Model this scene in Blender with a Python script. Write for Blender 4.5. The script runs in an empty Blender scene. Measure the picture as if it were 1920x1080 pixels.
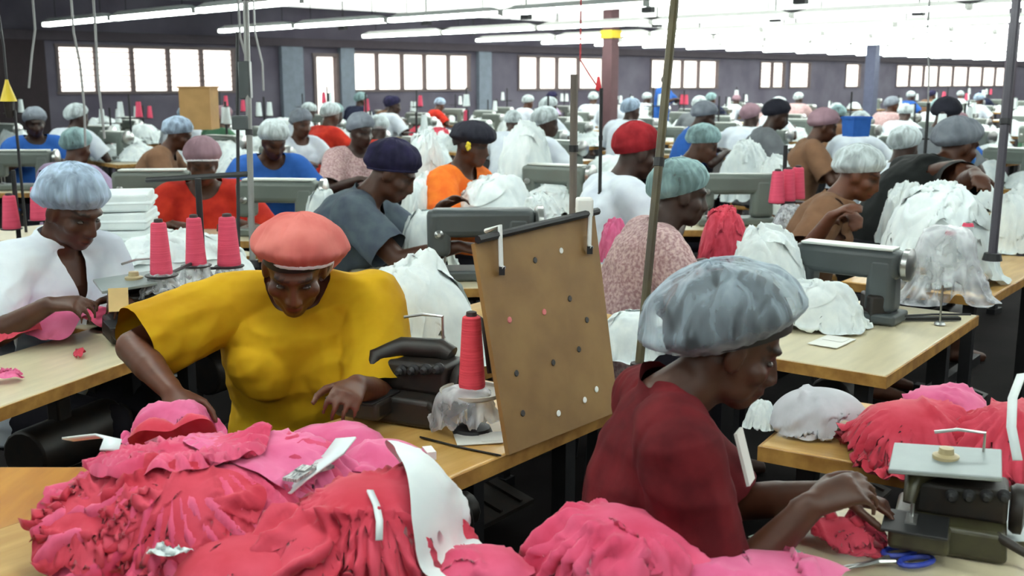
import bpy, bmesh, math, random
import numpy as np
from mathutils import Vector, Matrix, Euler, noise
V = Vector
C = bpy.context.scene.collection
R = math.radians
rnd = random.Random(7)

# ------------------------------------------------------------------ camera
F = 2000.0; CAMZ = 1.6; PIT = math.atan(387 / 2000)
CP, SP = math.cos(PIT), math.sin(PIT)
def ray(u, v):
    yc = (540 - v) / F
    return V(((u - 960) / F, CP + yc * SP, -SP + yc * CP))
def at_t(u, v, t): return V((0, 0, CAMZ)) + ray(u, v) * t
def at_z(u, v, z):
    d = ray(u, v); return V((0, 0, CAMZ)) + d * ((z - CAMZ) / d.z)
def proj(p):
    d = p - V((0, 0, CAMZ)); dep = d.y * CP - d.z * SP
    return 960 + F * d.x / dep, 540 - F * (d.y * SP + d.z * CP) / dep, dep
cam = bpy.data.cameras.new('camera'); cam.sensor_width = 36; cam.lens = 36 * F / 1920
cam.clip_start = .05; cam.clip_end = 300
cam.dof.use_dof = True; cam.dof.focus_distance = 2.9; cam.dof.aperture_fstop = 5.6
camo = bpy.data.objects.new('camera', cam); C.objects.link(camo)
camo.location = (0, 0, CAMZ); camo.rotation_euler = (math.pi / 2 - PIT, 0, 0)
bpy.context.scene.camera = camo
# the hall is turned 45 degrees: w runs along the far wall, l runs towards it
S2 = math.sqrt(.5)
def room(w, l, z=0): return V((S2 * (w - l), S2 * (w + l), z))
RZ = math.pi / 4

# ------------------------------------------------------------------ materials
def lin(c):
    return tuple(((x / 255) / 12.92 if x / 255 <= .04045 else (((x / 255) + .055) / 1.055) ** 2.4) for x in c)
MATS = {}
def mat(name, rgb, rough=.6, metal=0, var=.15, scale=8, bump=0, bscale=40, rgb2=None, stretch=None, spec=.5, emit=0, sheen=0, detail=4, trans=0):
    if name in MATS: return MATS[name]
    m = bpy.data.materials.new(name); m.use_nodes = True
    nt = m.node_tree; N = nt.nodes; b = N['Principled BSDF']
    b.inputs['Roughness'].default_value = rough; b.inputs['Metallic'].default_value = metal
    b.inputs['Specular IOR Level'].default_value = spec
    if sheen:
        b.inputs['Sheen Weight'].default_value = sheen; b.inputs['Sheen Roughness'].default_value = .4
    c = V(lin(rgb)); c2 = V(lin(rgb2)) if rgb2 else c * (1 - var)
    tc = N.new('ShaderNodeTexCoord'); mp = N.new('ShaderNodeMapping')
    nt.links.new(tc.outputs['Object'], mp.inputs['Vector'])
    if stretch: mp.inputs['Scale'].default_value = stretch
    n1 = N.new('ShaderNodeTexNoise'); n1.inputs['Scale'].default_value = scale; n1.inputs['Detail'].default_value = detail
    nt.links.new(mp.outputs['Vector'], n1.inputs['Vector'])
    cr = N.new('ShaderNodeValToRGB'); cr.color_ramp.elements[0].position = .35; cr.color_ramp.elements[1].position = .65
    cr.color_ramp.elements[0].color = (*c2, 1); cr.color_ramp.elements[1].color = (*c, 1)
    nt.links.new(n1.outputs['Fac'], cr.inputs['Fac']); nt.links.new(cr.outputs['Color'], b.inputs['Base Color'])
    if emit:
        b.inputs['Emission Color'].default_value = (*c, 1); b.inputs['Emission Strength'].default_value = emit
    if bump:
        n2 = N.new('ShaderNodeTexNoise'); n2.inputs['Scale'].default_value = bscale; n2.inputs['Detail'].default_value = 3
        nt.links.new(mp.outputs['Vector'], n2.inputs['Vector'])
        bp = N.new('ShaderNodeBump'); bp.inputs['Strength'].default_value = bump; bp.inputs['Distance'].default_value = .02
        nt.links.new(n2.outputs['Fac'], bp.inputs['Height']); nt.links.new(bp.outputs['Normal'], b.inputs['Normal'])
    if trans:
        tr = N.new('ShaderNodeBsdfTransparent'); mx = N.new('ShaderNodeMixShader')
        n3 = N.new('ShaderNodeTexNoise'); n3.inputs['Scale'].default_value = scale * 1.0; n3.inputs['Detail'].default_value = 2
        n3.inputs['Distortion'].default_value = 1.0
        nt.links.new(mp.outputs['Vector'], n3.inputs['Vector'])
        mr = N.new('ShaderNodeMapRange'); mr.inputs['From Min'].default_value = .3; mr.inputs['From Max'].default_value = .7
        mr.inputs['To Min'].default_value = min(1, trans + .22); mr.inputs['To Max'].default_value = max(0, trans - .28)
        nt.links.new(n3.outputs['Fac'], mr.inputs['Value'])
        lw = N.new('ShaderNodeLayerWeight'); lw.inputs['Blend'].default_value = .35
        mu = N.new('ShaderNodeMath'); mu.operation = 'MULTIPLY_ADD'; mu.inputs[1].default_value = -.6; mu.use_clamp = True
        nt.links.new(lw.outputs['Facing'], mu.inputs[0]); nt.links.new(mr.outputs['Result'], mu.inputs[2])
        nt.links.new(mu.outputs['Value'], mx.inputs['Fac'])
        nt.links.new(b.outputs['BSDF'], mx.inputs[1]); nt.links.new(tr.outputs['BSDF'], mx.inputs[2])
        nt.links.new(mx.outputs['Shader'], N['Material Output'].inputs['Surface'])
    MATS[name] = m; return m
def cloth(name, rgb, rgb2=None, **k):
    k.setdefault('rough', .85); k.setdefault('spec', .2); k.setdefault('scale', 14)
    return mat(name, rgb, rgb2=rgb2, **k)
def skin_mat(name, rgb):
    if name in MATS: return MATS[name]
    m = mat(name, rgb, rough=.5, var=.25, scale=18, spec=.45)
    nt = m.node_tree; N = nt.nodes
    at = N.new('ShaderNodeAttribute'); at.attribute_name = 'Paint'
    mx = N.new('ShaderNodeMix'); mx.data_type = 'RGBA'; mx.blend_type = 'MULTIPLY'; mx.inputs[0].default_value = 1
    cr = [n for n in N if n.type == 'VALTORGB'][0]
    nt.links.new(cr.outputs['Color'], mx.inputs[6]); nt.links.new(at.outputs['Color'], mx.inputs[7])
    nt.links.new(mx.outputs[2], N['Principled BSDF'].inputs['Base Color'])
    return m

# ------------------------------------------------------------------ objects
def tag(o, label=None, cat=None, group=None, kind=None):
    if label: o['label'] = label
    if cat: o['category'] = cat
    if group: o['group'] = group
    if kind: o['kind'] = kind
    return o
def thing(name, label, cat, loc=(0, 0, 0), rotz=0, group=None):
    o = bpy.data.objects.new(name, None); C.objects.link(o); o.empty_display_size = .1
    o.location = loc; o.rotation_euler = (0, 0, rotz)
    return tag(o, label, cat, group)
def kids(o): return [c for c in o.children]
KID = {}
def link(o, parent=None):
    C.objects.link(o)
    if parent is not None:
        o.parent = parent; KID.setdefault(parent.name, []).append(o)
    return o
def copy_tree(o, parent=None):
    c = o.copy(); link(c, parent)
    for ch in list(KID.get(o.name, [])): copy_tree(ch, c)
    return c
def drop_tree(o):
    for ch in list(KID.get(o.name, [])): drop_tree(ch)
    bpy.data.objects.remove(o)

class MB:
    def __init__(s): s.v = []; s.f = []
    def add(s, vs, fs):
        b = len(s.v); s.v += [V(p) for p in vs]; s.f += [tuple(i + b for i in f) for f in fs]; return s
    def box(s, c, d, rot=None, taper=1.0):
        c = V(c); x, y, z = (q / 2 for q in d); vs = []
        for k in (-1, 1):
            t = taper if k > 0 else 1
            for i, j in ((-1, -1), (1, -1), (1, 1), (-1, 1)): vs.append(V((i * x * t, j * y * t, k * z)))
        if rot is not None:
            M = rot if isinstance(rot, Matrix) else Euler(rot).to_matrix()
            vs = [M @ p for p in vs]
        return s.add([c + p for p in vs], [(3, 2, 1, 0), (4, 5, 6, 7), (0, 1, 5, 4), (1, 2, 6, 5), (2, 3, 7, 6), (3, 0, 4, 7)])
    def loft(s, rings, n=14, caps=True):
        vs = []; fs = []
        for c, a, b in rings:
            c, a, b = V(c), V(a), V(b)
            for i in range(n):
                t = 2 * math.pi * i / n; vs.append(c + a * math.cos(t) + b * math.sin(t))
        for k in range(len(rings) - 1):
            for i in range(n):
                j = (i + 1) % n; fs.append((k * n + i, k * n + j, (k + 1) * n + j, (k + 1) * n + i))
        if caps:
            fs.append(tuple(range(n - 1, -1, -1))); q = (len(rings) - 1) * n; fs.append(tuple(q + i for i in range(n)))
        return s.add(vs, fs)
    def tube(s, pts, r, n=8, caps=True):
        pts = [V(p) for p in pts]; rs = r if isinstance(r, (list, tuple)) else [r] * len(pts); rings = []
        up = None
        for i, p in enumerate(pts):
            d = (pts[min(i + 1, len(pts) - 1)] - pts[max(i - 1, 0)]).normalized()
            if up is None: up = V((0, 0, 1)) if abs(d.z) < .9 else V((1, 0, 0))
            a = d.cross(up).normalized() if d.cross(up).length > 1e-6 else V((1, 0, 0))
            b = d.cross(a); up = -b if b.length > 0 else up
            rings.append((p, a * rs[i], d.cross(a) * rs[i]))
        return s.loft(rings, n, caps)
    def cyl(s, p0, p1, r0, r1=None, n=12): return s.tube([p0, p1], [r0, r0 if r1 is None else r1], n)
    def cap(s, p0, p1, r0, r1, n=10):     # capsule with rounded ends
        p0, p1 = V(p0), V(p1); d = (p1 - p0); L = d.length; d = d / max(L, 1e-6)
        pts = []; rs = []
        for k in (90, 65, 40, 15): pts.append(p0 - d * r0 * math.sin(R(k))); rs.append(max(r0 * math.cos(R(k)), 1e-4))
        for k in (15, 40, 65, 90): pts.append(p1 + d * r1 * math.sin(R(k))); rs.append(max(r1 * math.cos(R(k)), 1e-4))
        return s.tube(pts, rs, n)
    def ell(s, c, r, rot=None, n=14, m=9):
        c = V(c); vs = []; fs = []
        M = rot if rot is not None else Matrix.Identity(3)
        for i in range(1, m):
            p = math.pi * i / m
            for j in range(n):
                t = 2 * math.pi * j / n
                vs.append(c + M @ V((r[0] * math.sin(p) * math.cos(t), r[1] * math.sin(p) * math.sin(t), r[2] * math.cos(p))))
        top = len(vs); vs.append(c + M @ V((0, 0, r[2]))); vs.append(c + M @ V((0, 0, -r[2])))
        for i in range(m - 2):
            for j in range(n):
                k = (j + 1) % n; fs.append((i * n + j, (i + 1) * n + j, (i + 1) * n + k, i * n + k))
        for j in range(n):
            k = (j + 1) % n; fs.append((top, j, k)); fs.append((top + 1, (m - 2) * n + k, (m - 2) * n + j))
        return s.add(vs, fs)
    def torus(s, c, R0, r, axis='z', n=20, m=8, arc=1.0):
        c = V(c); pts = []
        for i in range(n + 1):
            t = 2 * math.pi * arc * i / n
            p = {'z': V((math.cos(t), math.sin(t), 0)), 'x': V((0, math.cos(t), math.sin(t))), 'y': V((math.cos(t), 0, math.sin(t)))}[axis]
            pts.append(c + p * R0)
        return s.tube(pts, r, m)
    def lathe(s, c, prof, n=20, axis=None):
        c = V(c); M = axis if axis is not None else Matrix.Identity(3)
        return s.loft([(c + M @ V((0, 0, z)), M @ V((max(r, 1e-4), 0, 0)), M @ V((0, max(r, 1e-4), 0))) for r, z in prof], n)
    def mesh(s, name):
        me = bpy.data.meshes.new(name); me.from_pydata([tuple(p) for p in s.v], [], s.f); me.update(); return me
    def build(s, name, m, parent=None, smooth=False, bevel=0, seg=2, label=None):
        o = bpy.data.objects.new(name, s.mesh(name)); link(o, parent)
        if m is not None: o.data.materials.append(m)
        if smooth: o.data.shade_smooth()
        if bevel:
            b = o.modifiers.new('b', 'BEVEL'); b.width = bevel; b.segments = seg; b.limit_method = 'ANGLE'
            if not smooth: o.data.shade_smooth()
            try: o.data.set_sharp_from_angle(angle=R(40))
            except Exception: pass
        elif smooth:
            try: o.data.set_sharp_from_angle(angle=R(50))
            except Exception: pass
        if label: o['label'] = label
        return o
def remesh(mb, vox, smooth=4, fac=.5):
    o = bpy.data.objects.new('tmp', mb.mesh('tmp')); C.objects.link(o)
    r = o.modifiers.new('r', 'REMESH'); r.mode = 'VOXEL'; r.voxel_size = vox; r.use_smooth_shade = True
    if smooth:
        q = o.modifiers.new('s', 'SMOOTH'); q.factor = fac; q.iterations = smooth
    dg = bpy.context.evaluated_depsgraph_get(); dg.update()
    me = bpy.data.meshes.new_from_object(o.evaluated_get(dg)); old = o.data
    bpy.data.objects.remove(o); bpy.data.meshes.remove(old); return me
def mesh_obj(name, me, m, parent=None):
    o = bpy.data.objects.new(name, me); link(o, parent); me.name = name
    me.materials.clear(); me.materials.append(m); me.shade_smooth(); return o
def coords(me):
    a = np.empty(len(me.vertices) * 3); me.vertices.foreach_get('co', a); return a.reshape(-1, 3)
def normals(me):
    a = np.empty(len(me.vertices) * 3); me.vertices.foreach_get('normal', a); return a.reshape(-1, 3)
def set_coords(me, a): me.vertices.foreach_set('co', a.ravel()); me.update()
def cut(me, mask):      # delete the vertices in mask
    bm = bmesh.new(); bm.from_mesh(me); bm.verts.ensure_lookup_table()
    bmesh.ops.delete(bm, geom=[bm.verts[i] for i in np.nonzero(mask)[0]], context='VERTS'); 
    for _ in range(6):      # even out the cut edge
        nw = {}
        for e in bm.edges:
            if e.is_boundary:
                for a, b in ((e.verts[0], e.verts[1]), (e.verts[1], e.verts[0])): nw.setdefault(a, []).append(b.co)
        nw = {v: v.co * .5 + sum(l, V((0, 0, 0))) / len(l) * .5 for v, l in nw.items() if len(l) == 2}
        for v, p in nw.items(): v.co = p
    bm.to_mesh(me); bm.free(); me.update()

# ------------------------------------------------------------------ cloth draping (position based)
def vnoise(x, y, seed):
    """smooth value noise, vectorised"""
    rs = np.random.RandomState(seed); T = rs.rand(64, 64)
    xi = np.floor(x).astype(int); yi = np.floor(y).astype(int); fx = x - xi; fy = y - yi
    fx = fx * fx * (3 - 2 * fx); fy = fy * fy * (3 - 2 * fy)
    g = lambda a, b: T[a % 64, b % 64]
    return (g(xi, yi) * (1 - fx) + g(xi + 1, yi) * fx) * (1 - fy) + (g(xi, yi + 1) * (1 - fx) + g(xi + 1, yi + 1) * fx) * fy - .5
def drape(w, h, n, hf, cx=0, cy=0, ang=0, comp=.8, lift=.05, seed=1, steps=60, it=6, wr=.03, fric=.7, bend=.4, wf=9, gather=0, g=4.0, crease=.02, cf=5, pleat=0, npl=26, rag=.12, rect=False):
    m = max(4, int(n * h / w)); rs = np.random.RandomState(seed)
    X, Y = np.meshgrid(np.linspace(-w / 2, w / 2, n), np.linspace(-h / 2, h / 2, m), indexing='ij')
    d = w / (n - 1); X0, Y0 = X.copy(), Y.copy()
    a = (vnoise(X * wf / w + 7, Y * wf / w + 3, seed) , vnoise(X * wf / w + 31, Y * wf / w + 17, seed + 1))
    xs, ys = X * comp + a[0] * wr * 1.2, Y * comp + a[1] * wr * 1.2
    if gather:     # pinched towards its middle
        r = np.sqrt(X ** 2 + Y ** 2) / (w / 2); q = 1 - gather * np.exp(-(r * 2.2) ** 2); xs *= q; ys *= q
    px = cx + xs * math.cos(ang) - ys * math.sin(ang); py = cy + xs * math.sin(ang) + ys * math.cos(ang)
    zz = hf(px, py) + lift + wr * (a[0] + .5 * vnoise(X * 3 * wf / w, Y * 3 * wf / w, seed + 2) + .3 * rs.rand(n, m))
    P = np.stack([px, py, zz], -1); v = np.zeros_like(P); dt = .02
    cons = []
    def pairs(di, dj, L, st, par):
        A = (slice(0, n - di), slice(0, m - dj) if dj >= 0 else slice(-dj, m)); B = (slice(di, n), slice(dj, m) if dj >= 0 else slice(0, m + dj))
        cons.append((A, B, L, st))
    pairs(1, 0, d, 1, 0); pairs(0, 1, d, 1, 0); pairs(1, 1, d * 1.414, .5, 0); pairs(1, -1, d * 1.414, .5, 0)
    pairs(2, 0, 2 * d, bend, 0); pairs(0, 2, 2 * d, bend, 0)
    for s in range(steps):
        Q = P.copy(); v[..., 2] -= g * dt; v *= .93; P = P + v * dt
        for _ in range(it):
            for A, B, L, st in cons:
                D = P[A] - P[B]; l = np.sqrt((D * D).sum(-1, keepdims=True)) + 1e-9
                c = D * ((l - L) / l) * (.5 * st * .5)
                P[A] -= c; P[B] += c
        z = hf(P[..., 0], P[..., 1]) + .004; hit = P[..., 2] < z
        P[..., 2] = np.where(hit, z, P[..., 2])
        for q in (0, 1): P[..., q] = np.where(hit, P[..., q] + (Q[..., q] - P[..., q]) * fric, P[..., q])
        v = (P - Q) / dt
    # creases pressed into the cloth, along its normals
    Tu = np.gradient(P, axis=0); Tv = np.gradient(P, axis=1); N = np.cross(Tu, Tv); N /= np.linalg.norm(N, axis=-1, keepdims=True) + 1e-9
    U, W = X / w, Y / w
    wx = U + .25 * vnoise(U * 4 + 5, W * 4 + 9, seed + 11); wy = W + .25 * vnoise(U * 4 + 15, W * 4 + 2, seed + 12)
    def ridge(f, e, s0, th):
        p, q = wx * math.cos(th) - wy * math.sin(th), wx * math.sin(th) + wy * math.cos(th)
        return (1 - np.abs(2 * vnoise(p * f + 40, q * f * e + 40, s0))) ** 2.2
    dsp = .6 * ridge(cf, .45, seed + 20, seed) + .35 * ridge(cf * 2.1, .5, seed + 21, seed * 2.3 + 1) + .2 * ridge(cf * 4, .6, seed + 22, seed * 1.7)
    dsp = crease * (dsp - .6)
    if pleat:
        rr = np.sqrt(X ** 2 + Y ** 2) / (w / 2); th = np.arctan2(Y, X) + .5 * vnoise(U * 5 + 3, W * 5 + 8, seed + 30)
        dsp = dsp + pleat * np.clip(rr - .15, 0, 1) * (np.abs(np.sin(th * npl / 2 + 3 * vnoise(th * 2 + 20, rr * 3 + 20, seed + 31))) - .5)
    P = P + N * np.clip(dsp, -.05, .05)[..., None]
    zt = hf(P[..., 0], P[..., 1]) + .002; P[..., 2] = np.maximum(P[..., 2], zt - (.0 if not rect else 0))
    if rect: keep = np.ones((n, m), bool)
    else:
        rr = (np.abs(2 * X / w) ** 2.6 + np.abs(2 * Y / h) ** 2.6) ** (1 / 2.6); th = np.arctan2(Y, X)
        keep = rr < .98 - rag * (.5 + vnoise(np.cos(th) * 2.6 + 20, np.sin(th) * 2.6 + 20, seed + 40) * 1.0)
    idx = -np.ones(n * m, int); fs = []
    kf = keep.ravel()
    for i in range(n - 1):
        for j in range(m - 1):
            q = i * m + j; f = (q, q + m, q + m + 1, q + 1)
            if kf[list(f)].all(): fs.append(f)
    used = sorted({i for f in fs for i in f}); idx[used] = np.arange(len(used))
    fs = [tuple(int(idx[i]) for i in f) for f in fs]; Q = P.reshape(-1, 3)[used]; cnt = {}
    for f in fs:
        for a, b in zip(f, f[1:] + f[:1]): k = (min(a, b), max(a, b)); cnt[k] = cnt.get(k, 0) + 1
    nb = {}
    for (a, b), c in cnt.items():
        if c == 1: nb.setdefault(a, []).append(b); nb.setdefault(b, []).append(a)
    bi = [(i, l[0], l[1]) for i, l in nb.items() if len(l) == 2]; I = np.array(bi)
    for _ in range(8): Q[I[:, 0]] = .5 * Q[I[:, 0]] + .25 * (Q[I[:, 1]] + Q[I[:, 2]])
    return Q, fs
def domes(L, base=0.0):
    """height function: L = list of (cx, cy, rx, ry, h, p)"""
    def f(x, y):
        z = np.full(np.shape(x), base, float)
        for cx, cy, rx, ry, h, p in L:
            r2 = ((x - cx) / rx) ** 2 + ((y - cy) / ry) ** 2
            z = np.maximum(z, base + h * np.clip(1 - r2 ** p, 0, None) ** .6)
        return z
    return f
def mesh_from(vs, fs, name):
    me = bpy.data.meshes.new(name); me.from_pydata([tuple(p) for p in vs], [], fs); me.update(); me.shade_smooth(); return me
def join_parts(parts):
    vs = []; fs = []; b = 0
    for p, f in parts:
        vs.append(p); fs += [tuple(i + b for i in q) for q in f]; b += len(p)
    return np.concatenate(vs), fs
# ------------------------------------------------------------------ people
def rx(a): return Matrix.Rotation(a, 3, 'X')
def rz(a): return Matrix.Rotation(a, 3, 'Z')
def ik(S, T, l1, l2, hint):
    d = T - S; D = d.length; d.normalize(); D = min(D, l1 + l2 - .004)
    a = (l1 * l1 - l2 * l2 + D * D) / (2 * D); h = math.sqrt(max(l1 * l1 - a * a, 0))
    p = hint - d * hint.dot(d); p.normalize()
    return S + d * a + p * h, S + d * D
class Pose: pass
def make_pose(lean=15, twist=0, hyaw=0, hpitch=20, hroll=0, bw=1.0, sz=1.0, nkf=0):
    J = Pose(); J.sz = sz; J.bw = bw; a = R(lean); tw = rz(-R(twist))
    d = lambda q: V((0, math.sin(q), math.cos(q)))
    J.hip = V((0, 0, 0)); J.waist = .17 * sz * d(a * .5); J.chest = J.waist + .19 * sz * d(a); J.nb = J.chest + .17 * sz * d(a * 1.2)
    J.up = tw @ d(a * 1.2); J.fw = tw @ V((0, math.cos(a * 1.2), -math.sin(a * 1.2))); J.rt = tw @ V((1, 0, 0))
    J.lw = V((0, math.cos(a), -math.sin(a)))
    J.sk = J.nb + .088 * sz * d(a * 1.2 + R(14 + nkf))
    J.HR = rz(-R(hyaw)) @ rx(-R(hpitch)) @ Matrix.Rotation(R(hroll), 3, 'Y')
    J.hc = J.sk + J.HR @ V((0, .022, .075)) * sz
    J.sh = [J.nb + (J.rt * (s * .178 * (.5 + .5 * bw)) - J.up * .05) * sz for s in (-1, 1)]
    return J
def head_geo(mb, J, fine=True):
    s = J.sz; H = lambda p: J.hc + J.HR @ (V(p) * s); E = lambda c, r: mb.ell(H(c), [q * s for q in r], J.HR)
    E((0, -.012, .03), (.073, .094, .084)); E((0, .022, -.03), (.061, .068, .085)); E((0, .055, -.088), (.033, .034, .028))
    E((.028, .02, -.072), (.03, .05, .03)); E((-.028, .02, -.072), (.03, .05, .03))
    mb.cap(H((0, .088, .002)), H((0, .104, -.034)), .0095 * s, .0135 * s); E((.013, .095, -.04), (.011, .012, .009)); E((-.013, .095, -.04), (.011, .012, .009))
    E((0, .082, -.064), (.027, .02, .009)); E((0, .078, -.078), (.023, .019, .009)); E((0, .07, .024), (.052, .024, .013))
    for q in (-1, 1):
        E((q * .04, .052, -.03), (.027, .026, .024)); E((q * .074, -.008, -.015), (.010, .021, .033)); E((q * .077, -.014, -.012), (.008, .016, .026))
    mb.tube([H((0, -.02, -.03)), H((0, -.022, -.08)), J.nb + J.fw * .004 * s, J.nb - J.up * .05 * s], [.058 * s, .057 * s, .066 * s, .088 * s], 14)
def hand_geo(mb, Wp, d, n, side, s=1.0, curl=.5, spread=.10):
    """wrist, direction of the fingers, palm normal (out of the palm), side +1 right"""
    d = d.normalized(); n = (n - d * n.dot(d)).normalized(); x = d.cross(n) * side     # x points to the thumb side
    P = lambda a, b, c: Wp + (d * a + x * b + n * c) * s
    mb.loft([(P(-.03, 0, 0), x * .027 * s, n * .021 * s), (P(0, 0, 0), x * .028 * s, n * .019 * s), (P(.035, .002, 0), x * .037 * s, n * .017 * s),
             (P(.075, 0, 0), x * .042 * s, n * .014 * s), (P(.09, -.002, 0), x * .040 * s, n * .011 * s)], 12)
    for i, (b, L, r) in enumerate(((.031, .072, .0088), (.010, .08, .009), (-.012, .074, .0088), (-.033, .058, .0078))):
        base = P(.078 - abs(b) * .12, b, 0); a = spread * (b / .033); dd = d * math.cos(a) + x * math.sin(a); th = curl * (.55 + .12 * i); p = base
        for k, f in enumerate((.46, .3, .24)):
            dr = dd * math.cos(th) + n * math.sin(th); q = p + dr * L * f * s
            mb.cap(p, q, r * s * (1 - .1 * k), r * s * (.92 - .1 * k), 8); p = q; th += curl * .75
    t0 = P(.022, .028, .004); t1 = P(.055, .058, .018); t2 = P(.083, .066, .03); t3 = P(.103, .064, .04)
    mb.cap(t0, t1, .014 * s, .0115 * s, 8); mb.cap(t1, t2, .0108 * s, .010 * s, 8); mb.cap(t2, t3, .0098 * s, .008 * s, 8)
def paint(me, J, extra=None):
    """brows, eyes, lips and hairline as a colour attribute read by the skin material"""
    X = coords(me); HR = np.array(J.HR.to_3x3()); q = (X - np.array(J.hc)) @ HR / J.sz
    c = np.ones((len(X), 4)); ell = lambda cx, cz, rx_, rz_: ((np.abs(q[:, 0]) - cx) / rx_) ** 2 + ((q[:, 2] - cz) / rz_) ** 2
    front = q[:, 1] > .045; near = (np.abs(q) < .16).all(1)
    def put(m, col): c[m & near] = (*col, 1)
    put(front & (ell(.032, .0, .024, .013) < 1), (.62, .6, .6))
    put(front & (ell(.034, .026, .024, .0055) < 1), (.25, .22, .22))
    put(front & (ell(.031, -.001, .019, .0045) < 1), (.16, .14, .14))
    put(front & (ell(0, -.071, .028, .0135) < 1), (1.25, .72, .72))
    put(front & (ell(0, -.0715, .026, .0022) < 1), (.35, .25, .25))
    put(front & (ell(.009, -.046, .006, .004) < 1), (.4, .35, .35))
    a = me.color_attributes.new('Paint', 'FLOAT_COLOR', 'POINT'); a.data.foreach_set('color', c.astype(np.float32).ravel())
def torso_rings(J, g, chest=1.0):
    s, w = J.sz, J.bw; f = J.lw; r = V((1, 0, 0)); Rr = J.rt; f2 = J.fw
    u = J.up
    return [(J.hip - V((0, 0, .11)) * s, r * (.15 * w + g) * s, V((0, 1, 0)) * (.13 * w + g) * s), (J.hip - V((0, 0, .04)) * s, r * (.185 * w + g) * s, V((0, 1, 0)) * (.15 * w + g) * s),
            (J.hip + (J.waist - J.hip) * .5, r * (.18 * w + g) * s, f * (.14 * w + g) * s), (J.waist, r * (.163 * w + g) * s, f * (.122 * w + g) * s),
            (J.waist + (J.chest - J.waist) * .6, r * (.17 * w + g) * s, f * (.125 * w + g) * s), (J.chest, Rr * (.178 * w + g) * s, f2 * (.125 * w + g) * s),
            (J.chest + (J.nb - J.chest) * .5, Rr * (.178 * w + g) * s, f2 * (.112 * w + g) * s), (J.nb - u * .045 * s, Rr * (.15 * w + g) * s, f2 * (.088 * w + g) * s),
            (J.nb - u * .012 * s, Rr * (.10 * w + g) * s, f2 * (.07 * w + g) * s), (J.nb + u * .012 * s, Rr * (.062 + g * .5) * s, f2 * (.055 + g * .5) * s)]
def arms(J, tl, tr, hl, hr):
    s = J.sz; J.el = []; J.wr = []
    for k, (t, h) in enumerate(((tl, hl), (tr, hr))):
        e, w = ik(J.sh[k], t, .285 * s, .25 * s, h); J.el.append(e); J.wr.append(w)
def cap_geo(mb, J, rad=(.098, .122, .105), off=(0, -.018, .03), tilt=20, pm=100, n=72, m=24, gath=22, amp=.05, wr=.012, sag=0.0, seed=1, band=1.0, dome=1.0):
    s = J.sz; T = rx(R(tilt)); ring = []; st = len(mb.v); vs = []; fs = []
    for i in range(m + 1):
        f = max(i / m, 1e-3); ph = f * R(pm)
        for j in range(n):
            t = 2 * math.pi * j / n; sx, cy = math.sin(t), math.cos(t)
            k = 1 + amp * (f ** 1.6) * math.sin(gath * t + 2.5 * noise.noise(V((sx * 2, cy * 2, seed))))
            nz = noise.noise(V((sx * math.sin(ph) * 2.6, cy * math.sin(ph) * 2.6, math.cos(ph) * 2.6 + seed * 5))); k += wr * 6 * nz
            k += wr * 3 * (1 - abs(2 * noise.noise(V((sx * 5 + seed, cy * 5, f * 2.2)))))
            p = V((rad[0] * math.sin(ph) ** dome * sx * k, rad[1] * math.sin(ph) ** dome * cy * k, rad[2] * math.cos(ph) * k))
            if f > .82:
                g = ((f - .82) / .18) ** 1.5 * band; b = V((.081 * sx, .103 * cy, p.z)); p = p.lerp(b, g)
            if cy < 0: p.y += sag * cy * math.sin(ph) * .5; p.z -= sag * (-cy) * f
            p = T @ p + V(off); vs.append(J.hc + J.HR @ (p * s))
            if i == m: ring.append(vs[-1])
    for i in range(m):
        for j in range(n):
            k = (j + 1) % n; fs.append((i * n + j, (i + 1) * n + j, (i + 1) * n + k, i * n + k))
    mb.add(vs, fs); return ring
HAIR = None
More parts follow.
